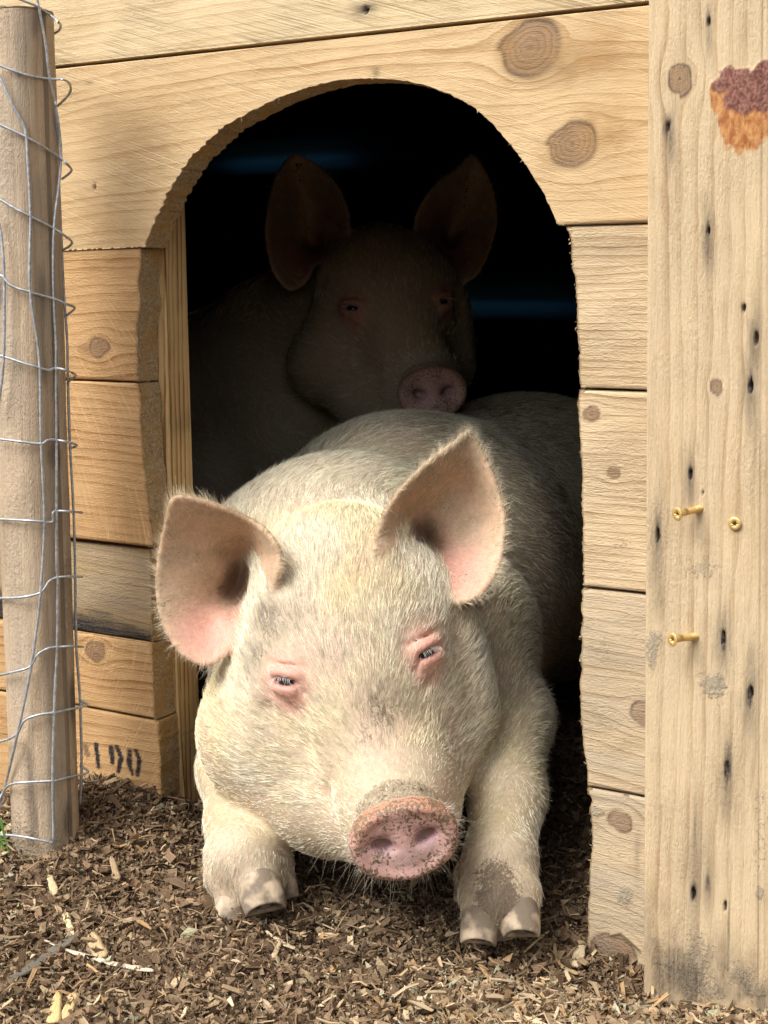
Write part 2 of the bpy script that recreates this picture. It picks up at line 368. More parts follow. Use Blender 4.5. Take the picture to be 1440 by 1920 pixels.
# mulch: tens of thousands of loose chips
m = NT('wood chip'); ca = m.attr('tint')['Color']; g = m.coord(); fn = m.noise(m.attr('gc')['Vector'], 1., 3., .7)
m.P('Base Color', m.mix(m.rng(fn, .3, .7), m.mix(1., ca, (.62, .60, .58), 'MULTIPLY'), m.mix(1., ca, (1.25, 1.22, 1.18), 'MULTIPLY')))
m.P('Roughness', .85); m.P('Specular IOR Level', .2); m.P('Normal', m.bump(fn, .0008)); CHIP = m.m
def chips(N, xr, yr, seed, lmed, lsig, wr, tints, lift=.004, tiltmax=.5, keep=None, zoff=0.):
    r = np.random.default_rng(seed)
    x = r.uniform(*xr, N); y = r.uniform(*yr, N)
    if keep is not None:
        k = keep(x, y, r); x, y = x[k], y[k]; N = len(x)
    L = np.exp(r.normal(math.log(lmed), lsig, N)); L = np.clip(L, .003, .045)
    Wd = L*r.uniform(wr[0], wr[1], N); Wd = np.clip(Wd, .0009, .011); Th = r.uniform(.0006, .0016, N)
    yaw = r.uniform(0, 2*np.pi, N); pit = r.normal(0, tiltmax, N)*np.clip(.012/L, .3, 1.3); rol = r.normal(0, tiltmax*1.1, N)
    z = gh(x, y)+zoff+np.abs(r.normal(0, lift, N))
    cy, sy, cp, sp, cr, sr = np.cos(yaw), np.sin(yaw), np.cos(pit), np.sin(pit), np.cos(rol), np.sin(rol)
    e1 = np.stack([cy*cp, sy*cp, sp], -1); e2 = np.stack([-sy*cr-cy*sp*sr, cy*cr-sy*sp*sr, cp*sr], -1); e3 = np.cross(e1, e2)
    c = np.stack([x, y, z], -1)
    # 3 cross sections along the length, so chips bend and taper
    V = np.zeros((N, 12, 3)); bend = r.normal(0, .12, N)*L
    for i, s_ in enumerate((-.5, 0., .5)):
        ww = Wd*(r.uniform(.25, 1., N) if i != 1 else r.uniform(.8, 1.1, N))*.5
        off = c+e1*(s_*L*r.uniform(.85, 1.15, N))[:, None]+e3*(bend*(0 if i != 1 else 1))[:, None]+e2*(r.normal(0, .12, N)*Wd)[:, None]
        for j, (a, b) in enumerate(((-1, -1), (1, -1), (1, 1), (-1, 1))):
            sk = r.uniform(-.12, .12, N)*L*.5 if i != 1 else 0
            V[:, i*4+j] = off+e2*(a*ww)[:, None]+e3*(b*Th*.5)[:, None]+e1*np.reshape(sk*a if i != 1 else np.zeros(N), (N, 1))
    q = []
    for i in (0, 4):
        for j in range(4): q.append([i+j, i+(j+1) % 4, i+4+(j+1) % 4, i+4+j])
    q += [[3, 2, 1, 0], [8, 9, 10, 11]]
    F = (np.arange(N)[:, None, None]*12+np.array(q)[None]).reshape(-1, 4)
    T = tints(x, y, r, N); T = np.repeat(T, 12, 0)
    s0 = np.array([-1, 0, 1])[None, :, None]*L[:, None, None]*7+r.uniform(0, 99, (N, 1, 1)); s0 = np.broadcast_to(s0, (N, 3, 4)).reshape(-1)
    t0 = np.tile(np.array([-1, 1, 1, -1.]), N*3)*np.repeat(Wd, 12)*260
    g = np.stack([s0, t0, np.repeat(r.uniform(0, 99, N), 12)], -1)
    return V.reshape(-1, 3), F, {'tint': np.c_[T, np.ones(len(T))], 'gc': g}
DARK = np.array([[.15, .10, .062], [.195, .13, .080], [.115, .077, .048], [.24, .168, .105], [.20, .13, .078], [.29, .21, .132]])
PALE = np.array([[.38, .28, .175], [.46, .35, .225], [.31, .22, .135], [.54, .42, .28], [.38, .245, .125]])
def pale_frac(x, y):
    f = .10+.10*sstep(-.05, -.45, y)
    f = f+.9*sstep(.12, .02, np.abs(y+.17-.25*(x-.2)))*sstep(.06, .22, x)
    f = f+.35*sstep(.2, .4, x)*sstep(.02, -.08, y)
    f = f+.15*sstep(-.30, -.5, x)
    f = f-.06*sstep(.05, .3, y)
    return np.clip(f, .03, .85)
def tint_main(x, y, r, N):
    p = r.uniform(0, 1, N) < pale_frac(x, y)*.75
    t = np.where(p[:, None], PALE[r.integers(0, len(PALE), N)], DARK[r.integers(0, len(DARK), N)])
    chip_tone = .62+.38*sstep(.12, -.08, y)  # brown chips get darker into the doorway and between the forefeet
    chip_tone = chip_tone*(1-.25*sstep(.2, .1, np.hypot(x-.05, y+.05)))
    return t*np.where(p, 1, chip_tone)[:, None]*r.uniform(.75, 1.25, N)[:, None]
def inview(x, y, r):
    # denser where the ground is near and seen; thin deep inside the shelter
    d = np.stack([x, y, 0*x], -1)-CAM; zc = d@FW; sx = 720+FPX*(d@RT)/zc; sy = PPY-FPX*(d@UP)/zc
    return (sx > -160) & (sx < 1620) & (sy < 2150) & (zc > .3) & (r.uniform(0, 1, len(x)) < np.where(y > .25, .35, 1.))
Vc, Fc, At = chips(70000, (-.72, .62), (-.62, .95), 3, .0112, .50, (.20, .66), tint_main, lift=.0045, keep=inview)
o = mk('mulch', Vc, Fc, CHIP, None, At, smooth=False); tag(o, 'brown shredded wood mulch spread over the ground in front of the shelter', 'mulch', kind='stuff')
def tint_pale(x, y, r, N): return PALE[r.integers(0, len(PALE), N)]*r.uniform(.8, 1.3, N)[:, None]
Vc, Fc, At = chips(12000, (-.72, .62), (-.62, .4), 8, .014, .38, (.08, .28), tint_pale, lift=.007, tiltmax=.35, keep=lambda x, y, r: inview(x, y, r) & (r.uniform(0, 1, len(x)) < pale_frac(x, y)*1.1), zoff=.004)
o = mk('wood_shavings', Vc, Fc, CHIP, None, At, smooth=False); tag(o, 'pale thin wood shavings scattered on the mulch, thickest below the right foot', 'shavings', kind='stuff')
Vc, Fc, At = chips(3500, (-.72, .62), (-.62, .7), 12, .020, .3, (.02, .06), lambda x, y, r, N: lerp(DARK[3], PALE[0], r.uniform(0, 1, (N, 1))), lift=.008, tiltmax=.3, keep=inview, zoff=.004)
o = mk('plant_fibres', Vc, Fc, CHIP, None, At, smooth=False); tag(o, 'thin dry stalks and fibres tangled through the mulch', 'straw', kind='stuff')

def crumbs(N, seed):
    r = np.random.default_rng(seed); x = r.uniform(-.72, .62, N); y = r.uniform(-.62, .8, N); k = inview(x, y, r); x, y = x[k], y[k]; N = len(x)
    c = np.stack([x, y, gh(x, y)+.003+np.abs(r.normal(0, .0045, N))], -1); s = np.exp(r.normal(math.log(.0021), .35, N))[:, None]
    V = np.stack([c+r.normal(0, 1, (N, 3))*s for _ in range(4)], 1); F = (np.arange(N)[:, None, None]*4+np.array([[0, 1, 2], [0, 2, 3], [0, 3, 1], [1, 3, 2]])[None]).reshape(-1, 3)
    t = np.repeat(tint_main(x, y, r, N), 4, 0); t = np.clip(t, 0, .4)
    return V.reshape(-1, 3), F, {'tint': np.c_[t, np.ones(len(t))], 'gc': V.reshape(-1, 3)*400}
Vc, Fc, At = crumbs(150000, 31)
o = mk('mulch_crumbs', Vc, Fc, CHIP, None, At, smooth=False); tag(o, 'fine brown crumbs and dust filling between the mulch chips', 'mulch crumbs', kind='stuff')
# a few single pieces that stand out from the mulch
def gpt(px, py, up=.0115):
    z = 0.
    for _ in range(6):
        d = FW + (px-720)/FPX*RT - (py-PPY)/FPX*UP; p = CAM+d*(z-CAM[2])/d[2]; z = float(gh(np.array([p[0]]), np.array([p[1]]))[0])+up
    return p
def piece(name, pts, w, th, tint, label, cat, group=None, fray=0.):
    P = spline([gpt(*p) for p in pts], 6); n = len(P); r = np.random.default_rng(int(sum(pts[0])))
    T = np.gradient(P, axis=0); T /= np.linalg.norm(T, axis=1)[:, None]; up = np.array([0, -.25, 1.]); Sd = np.cross(T, up); Sd /= np.linalg.norm(Sd, axis=1)[:, None]; up = np.cross(Sd, T)
    u = np.linspace(0, 1, n); ww = np.interp(u, np.linspace(0, 1, len(w)), w)*(1+.5*(r.uniform(0, 1, n)-.5)); ww[0] *= .5; ww[-1] *= .45
    na = 5; V = []; 
    for k in range(na):
        s_ = k/(na-1)*2-1
        V.append(P+Sd*(s_*ww*.5)[:, None]+up*((1-s_*s_)*th*.25+r.normal(0, .0005, n))[:, None])
    for k in range(na):
        s_ = k/(na-1)*2-1; V.append(P+Sd*(s_*ww*.45)[:, None]-up*th*.6)
    V = np.concatenate(V); q = []
    for k in range(na-1):
        for i in range(n-1):
            q.append([k*n+i, k*n+i+1, (k+1)*n+i+1, (k+1)*n+i]); q.append([(na+k)*n+i, (na+k+1)*n+i, (na+k+1)*n+i+1, (na+k)*n+i+1])
    for i in range(n-1):
        q.append([i, na*n+i, na*n+i+1, i+1]); k = na-1; q.append([k*n+i, k*n+i+1, (na+k)*n+i+1, (na+k)*n+i])
    for k in range(na-1):
        q.append([k*n, (k+1)*n, (na+k+1)*n, (na+k)*n]); q.append([k*n+n-1, (na+k)*n+n-1, (na+k+1)*n+n-1, (k+1)*n+n-1])
    kk = np.repeat(np.arange(2*na) % na, n)
    o = mk(name, V, np.array(q), CHIP, None, {'tint': np.tile([*tint, 1.], (len(V), 1)), 'gc': np.stack([np.tile(u*6, 2*na), kk*3.3, np.full(len(V), pts[0][0])], -1)})
    return tag(o, label, cat, group)
piece('wood_splinter', [(82, 1762), (130, 1782), (190, 1800), (240, 1812), (288, 1820)], [.001, .0045, .0065, .006, .004], .0016, (.72, .64, .50), 'long whitish splinter of wood lying across the mulch at lower left', 'splinter')
piece('bark_strip', [(15, 1838), (60, 1812), (110, 1775), (150, 1750)], [.006, .014, .014, .005], .002, (.17, .155, .125), 'long dark grey bark strip partly covered by the white splinter', 'bark')
piece('wood_chip', [(92, 1640), (104, 1676)], [.009, .008], .002, (.60, .47, .29), 'pale upright chip on the mulch just below the foot of the left post', 'wood chip')
piece('wood_chip', [(122, 1710), (130, 1735), (140, 1755)], [.008, .006, .002], .0016, (.72, .60, .36), 'small yellow curved chip above the dark bark strip', 'wood chip')
piece('wood_chip', [(170, 1750), (192, 1796)], [.012, .017], .003, (.50, .38, .22), 'broad tan chip standing just above the white splinter', 'wood chip')
piece('wood_chip', [(108, 1862), (100, 1920)], [.009, .013], .003, (.66, .49, .24), 'large honey coloured split chip at the bottom left edge', 'wood chip')
piece('wood_chip', [(138, 1862), (122, 1912)], [.013, .009], .003, (.62, .46, .24), 'honey coloured chip lying against the large split chip', 'wood chip')
piece('wood_chip', [(208, 1606), (222, 1650)], [.006, .008], .002, (.38, .28, .17), 'brown bent chip beneath the mound at the wall', 'wood chip')
piece('wood_chip', [(498, 1745), (530, 1768), (555, 1779)], [.003, .005, .003], .0014, (.62, .50, .33), 'thin pale sliver below the pig\'s left hoof in the picture', 'wood chip')
piece('wood_chip', [(528, 1760), (512, 1795)], [.005, .006], .0014, (.60, .47, .30), 'short pale chip crossing the thin sliver', 'wood chip')
piece('wood_chip', [(1093, 1766), (1078, 1812)], [.010, .012], .003, (.58, .48, .32), 'bleached chip leaning near the bottom of the right planks', 'wood chip')
piece('wood_chip', [(790, 1868), (786, 1890)], [.012, .009], .003, (.66, .56, .40), 'blocky cream chip near the bottom centre', 'wood chip')
piece('bent_twig', [(1040, 1768), (1042, 1790), (1055, 1812), (1085, 1826)], [.003, .004, .004, .004], .0016, (.46, .33, .17), 'tan curled strip standing on the shavings right of the hooves', 'wood strip')
piece('straw_stalk', [(982, 1785), (1010, 1760), (1030, 1745)], [.003, .003, .002], .0012, (.62, .53, .36), 'straw stalk slanting beside the right hoof', 'straw')
piece('straw_stalk', [(30, 1548), (60, 1556), (98, 1572)], [.0012, .0014, .001], .0007, (.62, .48, .26), 'fine straw stalk lying across the foot of the left post', 'straw')
# grass tuft
m = NT('grass'); m.P('Base Color', (.07, .17, .03)); m.P('Roughness', .5); GR = m.m
gt = empty('grass_tuft', (*gpt(15, 1590, .002),), 'few green grass blades left of the post foot', 'grass')
for (pts, w) in (([(-10, 1528), (10, 1542), (27, 1558)], .004), ([(0, 1536), (8, 1565), (17, 1604)], .005), ([(-8, 1550), (2, 1575), (8, 1600)], .004), ([(4, 1575), (-4, 1600), (-8, 1625)], .004)):
    P = spline([W(px, py, -.20) for px, py in pts], 5); n = len(P); ww = np.sin(np.linspace(.9, 3.0, n))*w
    V = np.vstack([P-np.array([1, 0, 0])*ww[:, None]*.5, P+np.array([0, .0006, -.0006]), P+np.array([1, 0, 0])*ww[:, None]*.5]); i = np.arange(n-1)
    mk('blade', V, np.vstack([np.stack([i, i+1, n+i+1, n+i], -1), np.stack([n+i, n+i+1, 2*n+i+1, 2*n+i], -1)]), GR, gt)

# ================================================================== SHELTER
sh = empty('pig_shelter', (0, .6, 0), 'unpainted timber pig shelter with a rough sawn arched doorway', 'shelter')
W_top = wood('pine top board', (.66, .52, .32), (.42, .28, .13), .55, saw=.7, sawang=62, sawdark=.8, bump=.0008)
W_arch = wood('pine arch board', (.62, .45, .255), (.39, .235, .105), .7, saw=.75, sawang=58, bump=.0008)
W_left = wood('pine left planks', (.55, .345, .165), (.31, .155, .058), .75, saw=.55, sawang=-50, bump=.0011)
W_left2 = wood('aged left plank', (.42, .30, .16), (.22, .14, .065), .6, saw=.5, sawang=-45, grey=.4, bump=.0011)
W_right = wood('pine right planks', (.60, .465, .295), (.36, .24, .13), .75, saw=.15, fib=.7, bump=.0015)
W_right2 = wood('weathered right plank', (.55, .43, .28), (.33, .235, .135), .75, saw=.0, fib=.7, grey=.5, bump=.0015)
W_post = wood('corner post timber', (.60, .465, .295), (.37, .245, .13), .6, fib=.75, grey=.12, bump=.0012)
W_stud = wood('stud', (.60, .42, .20), (.27, .135, .05), 1.6, fib=.3, bump=.0006)
W_fence = wood('fence post', (.56, .43, .30), (.36, .255, .165), .4, fib=.9, grey=.6, bump=.0026)
XL, XR = -.78, .345
cutL_px = [(262, 466), (263, 500), (258, 530), (262, 560), (256, 620), (257, 700), (258, 717), (262, 740), (268, 850), (280, 960), (288, 1022), (275, 1034), (277, 1100), (280, 1200), (283, 1210), (288, 1345), (293, 1352), (297, 1440), (300, 1520), (300, 1640)]
cutR_px = [(1060, 422), (1068, 455), (1078, 560), (1084, 690), (1086, 728), (1085, 740), (1089, 850), (1093, 1000), (1095, 1098), (1089, 1106), (1089, 1200), (1086, 1290), (1087, 1350), (1098, 1440), (1100, 1490), (1106, 1500), (1108, 1590), (1100, 1700), (1099, 1800), (1100, 1900)]
arch_px = [(262, 466), (275, 465), (282, 440), (297, 405), (330, 340), (370, 287), (420, 240), (480, 204), (540, 177), (600, 158), (650, 149), (710, 147), (760, 152), (800, 161), (850, 180), (890, 203), (925, 235), (960, 275), (990, 315), (1015, 355), (1035, 395), (1048, 424)]
def worldcurve(pts): return np.array([[W(*p)[0], W(*p)[2]] for p in pts])
cL, cR = worldcurve(cutL_px), worldcurve(cutR_px)
def cutx(z, c, seed, amp):
    o = np.argsort(c[:, 1]); x = np.interp(z, c[o, 1], c[o, 0]); P = np.stack([z*0, z*0, z], -1)
    return x+amp*((fbm(P, 70., seed, 3)-.5)*2.6+(fbm(P, 330., seed+4, 2)-.5)*.9)
def cm_left(V): return ((V[:, 0] > -.40) & (V[:, 0] < -.2) & (np.abs(V[:, 0]-cutx(V[:, 2], cL, 1, 0)) < .006)).astype(float)
def cm_right(V): return (np.abs(V[:, 0]-cutx(V[:, 2], cR, 2, 0)) < .006).astype(float)
sp = .0024
def zlist(z0, z1): return np.linspace(z0, z1, max(3, int((z1-z0)/sp)))
def zw(px, py): return float(W(px, py)[2])
zA, zB, zC, zD, zE = zw(200, 465), zw(200, 715), zw(215, 1023), zw(215, 1197), zw(220, 1338)
# left planks: (ztop, zbottom, recess, material, ring width, knots, marks, soot)
stencil = []
for (a, b, r_) in (((180, 1396), (185, 1438), 4.5), ((208, 1402), (211, 1430), 4.5), ((219, 1401), (227, 1420), 4), ((227, 1420), (222, 1446), 4.2), ((243, 1408), (243, 1435), 4.2), ((243, 1435), (249, 1451), 3.6), ((255, 1407), (262, 1425), 3.8), ((262, 1425), (258, 1452), 4.2), ((160, 1400), (164, 1414), 5)):
    for t in np.linspace(0, 1, 8): stencil.append(('p', a[0]+(b[0]-a[0])*t, a[1]+(b[1]-a[1])*t, r_*1.7, r_*1.35, .98 if a[0] > 170 else .55))
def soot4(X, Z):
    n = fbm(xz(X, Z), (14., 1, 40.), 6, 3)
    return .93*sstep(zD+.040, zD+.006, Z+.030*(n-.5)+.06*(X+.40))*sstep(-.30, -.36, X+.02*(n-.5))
left = [(zA-.0006, zB+.001, .001, W_left, .012, [(185, 650, .012)], [('s', 160, 655, 16, 14, .25)], None),
        (zB-.001, zC+.0035, -.001, W_left, .010, [], [('d', 215, 770, 8, 5, .5)], None),
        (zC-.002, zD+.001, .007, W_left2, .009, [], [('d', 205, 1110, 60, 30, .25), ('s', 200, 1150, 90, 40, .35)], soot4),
        (zD-.0004, zE+.001, .002, W_left, .012, [(180, 1221, .0125)], [], None),
        (zE-.001, -.10, .0035, W_left, .013, [], stencil+[('d', 285, 1440, 8, 10, .5)], None)]
for i, (z1, z0, y0, mt, rw, kn, mk_, soot) in enumerate(left):
    zs = zlist(z0, z1); xr = cutx(zs, cL, 1, .0012); X, Z = rows_grid(zs, np.full_like(zs, XL), xr, int((XR-.0+.09)/sp))
    plank('plank', X, Z, y0, .041, mt, sh, rw, kn, mk_, 10+i, cutmask=cm_left, soot=soot, warp=.010, cath=.05*(i % 2), tilt=(-.04, .02, .05, -.03, -.06)[i])
zA2, zB2, zC2, zD2 = zw(1140, 420), zw(1140, 731), zw(1140, 1105), zw(1140, 1483)
right = [(zA2-.0008, zB2+.0012, .002, W_right, .0085, [], [('s', 1150, 470, 60, 20, .18)], -.02),
         (zB2-.0012, zC2+.001, -.0015, W_right, .0088, [(1108, 776, .0075), (1150, 887, .006)], [('d', 1165, 1020, 30, 18, .45), ('d', 1120, 1075, 30, 8, .25)], .0),
         (zC2-.0015, zD2+.001, .001, W_right2, .0105, [(1206, 1335, .012)], [('d', 1130, 1220, 50, 50, .38), ('d', 1170, 1400, 30, 40, .4), ('d', 1120, 1350, 30, 30, .42)], .12),
         (zD2-.001, -.10, .0025, W_right2, .0115, [(1165, 1540, .010), (1155, 1790, .020)], [('d', 1120, 1520, 22, 14, .75), ('d', 1175, 1680, 24, 35, .7), ('d', 1150, 1600, 60, 40, .35), ('d', 1130, 1770, 50, 40, .55), ('s', 1195, 1600, 5, 40, .3)], .25)]
for i, (z1, z0, y0, mt, rw, kn, mk_, tl) in enumerate(right):
    zs = zlist(z0, z1); xl = cutx(zs, cR, 2, .0014); X, Z = rows_grid(zs, xl, np.full_like(zs, XR), 44)
    plank('plank', X, Z, y0, .041, mt, sh, rw, kn, mk_, 30+i, cutmask=cm_right, warp=.012, cath=.6*(i > 1), tilt=tl)
# arched plank
inn = spline([(a, b) for a, b in worldcurve(arch_px[1:])], 8)
cx, cz = -.065, .749
inn[:, 1] = np.maximum(inn[:, 1], 0)
inn[0] = (cutx(np.array([zA]), cL, 1, 0)[0]+.004, zA); inn[-1, 1] = zA2
d_ = np.linalg.norm(np.diff(inn, axis=0), axis=1); s_ = np.r_[0, np.cumsum(d_)]; ns = int(s_[-1]/.0022)
inn = np.stack([np.interp(np.linspace(0, s_[-1], ns), s_, inn[:, k]) for k in (0, 1)], -1)
P3 = np.stack([inn[:, 0], 0*inn[:, 0], inn[:, 1]], -1); am = (.0012+.0034*sstep(-.12, -.3, inn[:, 0]))
nn = (fbm(P3, 170., 9, 3)-.5)*2+(np.abs((np.linspace(0, 60, ns) % 1)-.5)*.8*(inn[:, 0] < -.2))
rad = inn-np.array([cx, cz]); rl = np.linalg.norm(rad, axis=1); rad /= rl[:, None]
fade = np.minimum(1, np.minimum(np.arange(ns), np.arange(ns)[::-1])/4.)
inn = inn+rad*(nn*am*fade)[:, None]
zt = zw(650, 66)-.0028
outp = []
xr_top = .345
for (x, z), rr in zip(inn, rad):
    ts = []
    if rr[0] < 0: ts.append((XL-cx)/rr[0])
    if rr[0] > 0: ts.append((xr_top-cx)/rr[0])
    if rr[1] > 0: ts.append((zt-cz)/rr[1])
    t = min(v for v in ts if v > 0); outp.append((cx+rr[0]*t, cz+rr[1]*t))
outp = np.array(outp); outp[0] = (XL, zA); outp[-1] = (xr_top, zA2)
# snap the two upper corners
for c in ((XL, zt), (xr_top, zt)): k = np.argmin(np.linalg.norm(outp-np.array(c), axis=1)); outp[k] = c
nv = 150; v = np.linspace(0, 1, nv)[None, :]**1.35
X = inn[:, :1]*(1-v)+outp[:, :1]*v; Z = inn[:, 1:]*(1-v)+outp[:, 1:]*v
innV = inn
def cm_arch(V):
    return (np.min(np.abs(V[:, None, 0]-innV[None, ::3, 0])+np.abs(V[:, None, 2]-innV[None, ::3, 1]), axis=1) < .006).astype(float)
plank('arched_plank', X, Z, -.0005, .041, W_arch, sh, .0125, [(993, 90, .0250), (1073, 270, .0200)], [('s', 167, 156, 5, 3, .8), ('h', 178, 350, 5, 4, .8), ('t', 1085, 115, 100, 34, .9), ('t', 1140, 70, 60, 25, .5), ('t', 1135, 245, 55, 45, .9), ('t', 950, 95, 22, 30, .8), ('t', 1030, 290, 22, 30, .6), ('t', 250, 250, 120, 60, .35), ('t', 180, 420, 90, 40, .45), ('d', 850, 110, 60, 50, .22), ('d', 930, 230, 60, 60, .18), ('s', 1035, 130, 60, 22, .22), ('s', 705, 136, 8, 7, .6)], 51, cutmask=cm_arch, warp=.012, cath=.12)
zt2 = zw(650, 66)+.0028
zs = zlist(zt2, 1.16); X, Z = rows_grid(zs, np.full_like(zs, XL), np.full_like(zs, XR+.02), 420)
plank('top_plank', X, Z, .0025, .041, W_top, sh, .0125, [], [('h', 685, 18, 6, 4, .9), ('s', 683, 18, 22, 8, .8), ('d', 535, 23, 12, 4, .7), ('d', 302, 50, 10, 4, .6)], 61, warp=.012, tilt=.0)
zs = zlist(1.165, 1.33); X, Z = rows_grid(zs[::3], np.full_like(zs[::3], XL), np.full_like(zs[::3], XR+.02), 60)
plank('top_plank', X, Z, .001, .041, W_top, sh, .0125, [], [], 63)
# stud behind the left jamb
yst = .0425
e = np.array([W(px, py, yst+.044)[[0, 2]] for px, py in ((346, 380), (352, 600), (362, 930), (372, 1300), (388, 1540), (391, 1640))])
zs = np.linspace(-.08, 1.1, 300); o_ = np.argsort(e[:, 1]); xr = np.interp(zs, e[o_, 1], e[o_, 0])+.0006*(fbm(np.stack([zs*0, zs*0, zs], -1), 30., 3)-.5)
X, Z = rows_grid(zs, xr-.088, xr, 40)
plank('door_stud', X, Z, yst, .044, W_stud, sh, .0105, [], [('d', 340, 1380, 8, 6, .8), ('d', 338, 1400, 6, 6, .8), ('s', 330, 800, 20, 25, .35, 30)], 71, vertical=True, warp=.006, sidering=1.15)
# corner post at the right, in front of the planks, with its nail stains, knots and screws
yp = -.040
e1 = np.array([W(px, py, yp)[[0, 2]] for px, py in ((1217, 0), (1213, 420), (1210, 900), (1208, 1400), (1208, 1830))])
e2 = np.array([W(px, py, yp)[[0, 2]] for px, py in ((1560, 0), (1558, 420), (1556, 900), (1556, 1400), (1556, 1830))])
zs = np.linspace(-.14, 1.2, 620); f1 = np.polyfit(e1[:, 1], e1[:, 0], 1); f2 = np.polyfit(e2[:, 1], e2[:, 0], 1)
X, Z = rows_grid(zs, np.polyval(f1, zs), np.polyval(f2, zs), 150)
grv = np.polyfit(*np.array([W(px, py, yp)[[2, 0]] for px, py in ((1432, 0), (1424, 600), (1422, 900), (1424, 1830))]).T, 1)
NM = []
for (px, py, rx, ry, s_) in ((1328, 40, 4, 14, .95), (1329, 70, 6, 40, .45), (1252, 236, 6, 18, .95), (1257, 262, 8, 42, .6), (1328, 432, 5, 18, .95), (1327, 455, 9, 48, .6), (1295, 888, 6, 22, .9), (1294, 905, 10, 45, .55), (1233, 1003, 5, 28, .9), (1233, 1040, 10, 90, .45), (1358, 1200, 6, 28, .95), (1357, 1200, 13, 55, .5), (1417, 632, 6, 18, .95), (1416, 645, 10, 60, .6), (1407, 722, 6, 20, .95), (1408, 730, 10, 60, .6), (1407, 1300, 7, 28, .95), (1407, 1310, 11, 80, .55), (1362, 1442, 8, 30, .95), (1362, 1455, 13, 55, .5), (1301, 1672, 7, 20, .95), (1303, 1650, 11, 80, .4), (1327, 1655, 5, 22, .8), (1328, 1655, 9, 60, .35), (1419, 690, 4, 120, .4), (1366, 1760, 1.6, 90, .7), (1304, 1560, 2, 60, .5), (1301, 1590, 2, 60, .5), (1394, 575, 4, 5, .6)):
    NM.append(('s', px, py, rx, ry, s_))
NM += [('h', 1329, 42, 2.5, 4, .9), ('h', 1253, 238, 3, 5, .9), ('h', 1329, 433, 3, 5, .9), ('h', 1295, 890, 3, 5, .9), ('h', 1233, 1002, 3, 8, .9), ('h', 1357, 1196, 3, 8, .9), ('h', 1418, 636, 3.5, 7, .9), ('h', 1408, 726, 3.5, 7, .9), ('h', 1408, 1300, 4, 6, .9), ('h', 1363, 1440, 3, 7, .9), ('h', 1301, 1676, 4, 8, .9), ('h', 1395, 578, 3, 4, .8), ('h', 1360, 1700, 3, 5, .8), ('h', 1318, 923, 2, 2, .7)]
NM += [('d', 1315, 1065, 55, 30, .50), ('d', 1290, 1110, 25, 40, .35), ('d', 1225, 1205, 20, 48, .72), ('d', 1340, 1278, 44, 34, .85), ('d', 1240, 1420, 40, 30, .35), ('d', 1425, 1560, 24, 130, .42), ('d', 1425, 1670, 8, 18, .9), ('d', 1310, 1790, 35, 60, .6), ('d', 1400, 1840, 60, 60, .6), ('d', 1240, 1780, 30, 30, .45), ('d', 1340, 120, 60, 50, .16), ('d', 1300, 1830, 110, 60, .55), ('d', 1290, 1500, 14, 60, .3), ('d', 1240, 1660, 24, 90, .35)]
NM += [('r', 1372, 205, 32, 48, 1.), ('r', 1400, 222, 38, 42, 1.), ('r', 1430, 210, 32, 50, 1.), ('r', 1350, 185, 18, 30, 1.), ('b', 1378, 150, 34, 20, 1.), ('b', 1398, 178, 32, 26, 1.), ('b', 1425, 165, 26, 34, 1.), ('b', 1352, 160, 16, 12, .8)]
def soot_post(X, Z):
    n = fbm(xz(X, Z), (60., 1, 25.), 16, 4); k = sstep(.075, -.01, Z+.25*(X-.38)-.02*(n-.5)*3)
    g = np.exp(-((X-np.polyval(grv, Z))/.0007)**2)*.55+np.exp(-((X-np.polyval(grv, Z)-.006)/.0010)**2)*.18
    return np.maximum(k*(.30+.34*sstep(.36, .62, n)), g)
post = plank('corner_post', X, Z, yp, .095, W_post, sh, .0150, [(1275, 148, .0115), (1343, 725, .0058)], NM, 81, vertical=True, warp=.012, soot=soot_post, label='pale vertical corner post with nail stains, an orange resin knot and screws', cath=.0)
m = NT('wood fibre'); m.P('Base Color', (.62, .46, .27)); m.P('Roughness', .8); FIB = m.m
def frayed():
    r = np.random.default_rng(21); Z1 = np.linspace(.02, zA, 900); Z2 = np.linspace(-.02, zA2, 900)
    E_ = np.vstack([np.stack([cutx(Z1, cL, 1, .0012), Z1], -1), np.stack([cutx(Z2, cR, 2, .0014), Z2], -1), innV, innV]); w = np.ones(len(E_)); w /= w.sum()
    N = 420; k = r.choice(len(E_), N, p=w); V_ = []; F_ = []
    cen_ = np.array([-.06, .5])
    for i, kk in enumerate(k):
        e_ = E_[kk]; inw = cen_-e_; inw /= np.linalg.norm(inw); L = r.uniform(.001, .0045)*(1 if r.uniform() < .93 else 2.2); y_ = r.choice([.0, .0, .01, .03, .041])+r.normal(0, .001)
        d_ = np.array([inw[0]+r.normal(0, .6), r.normal(0, .5)-.3, inw[1]+r.normal(0, .6)]); d_ /= np.linalg.norm(d_); s_ = np.cross(d_, [0, 1., .2]); s_ = s_/np.linalg.norm(s_)*r.uniform(.0002, .0006)
        b_ = np.array([e_[0], y_, e_[1]])-d_*.001; V_ += [b_-s_, b_+s_, b_+d_*L, b_+np.array([0, .0006, 0])]; F_ += [[i*4, i*4+1, i*4+2], [i*4+1, i*4+3, i*4+2], [i*4+3, i*4, i*4+2]]
    o = mk('frayed_fibre', V_, np.array(F_), FIB, sh, smooth=False); o['kind'] = 'stuff'
frayed()
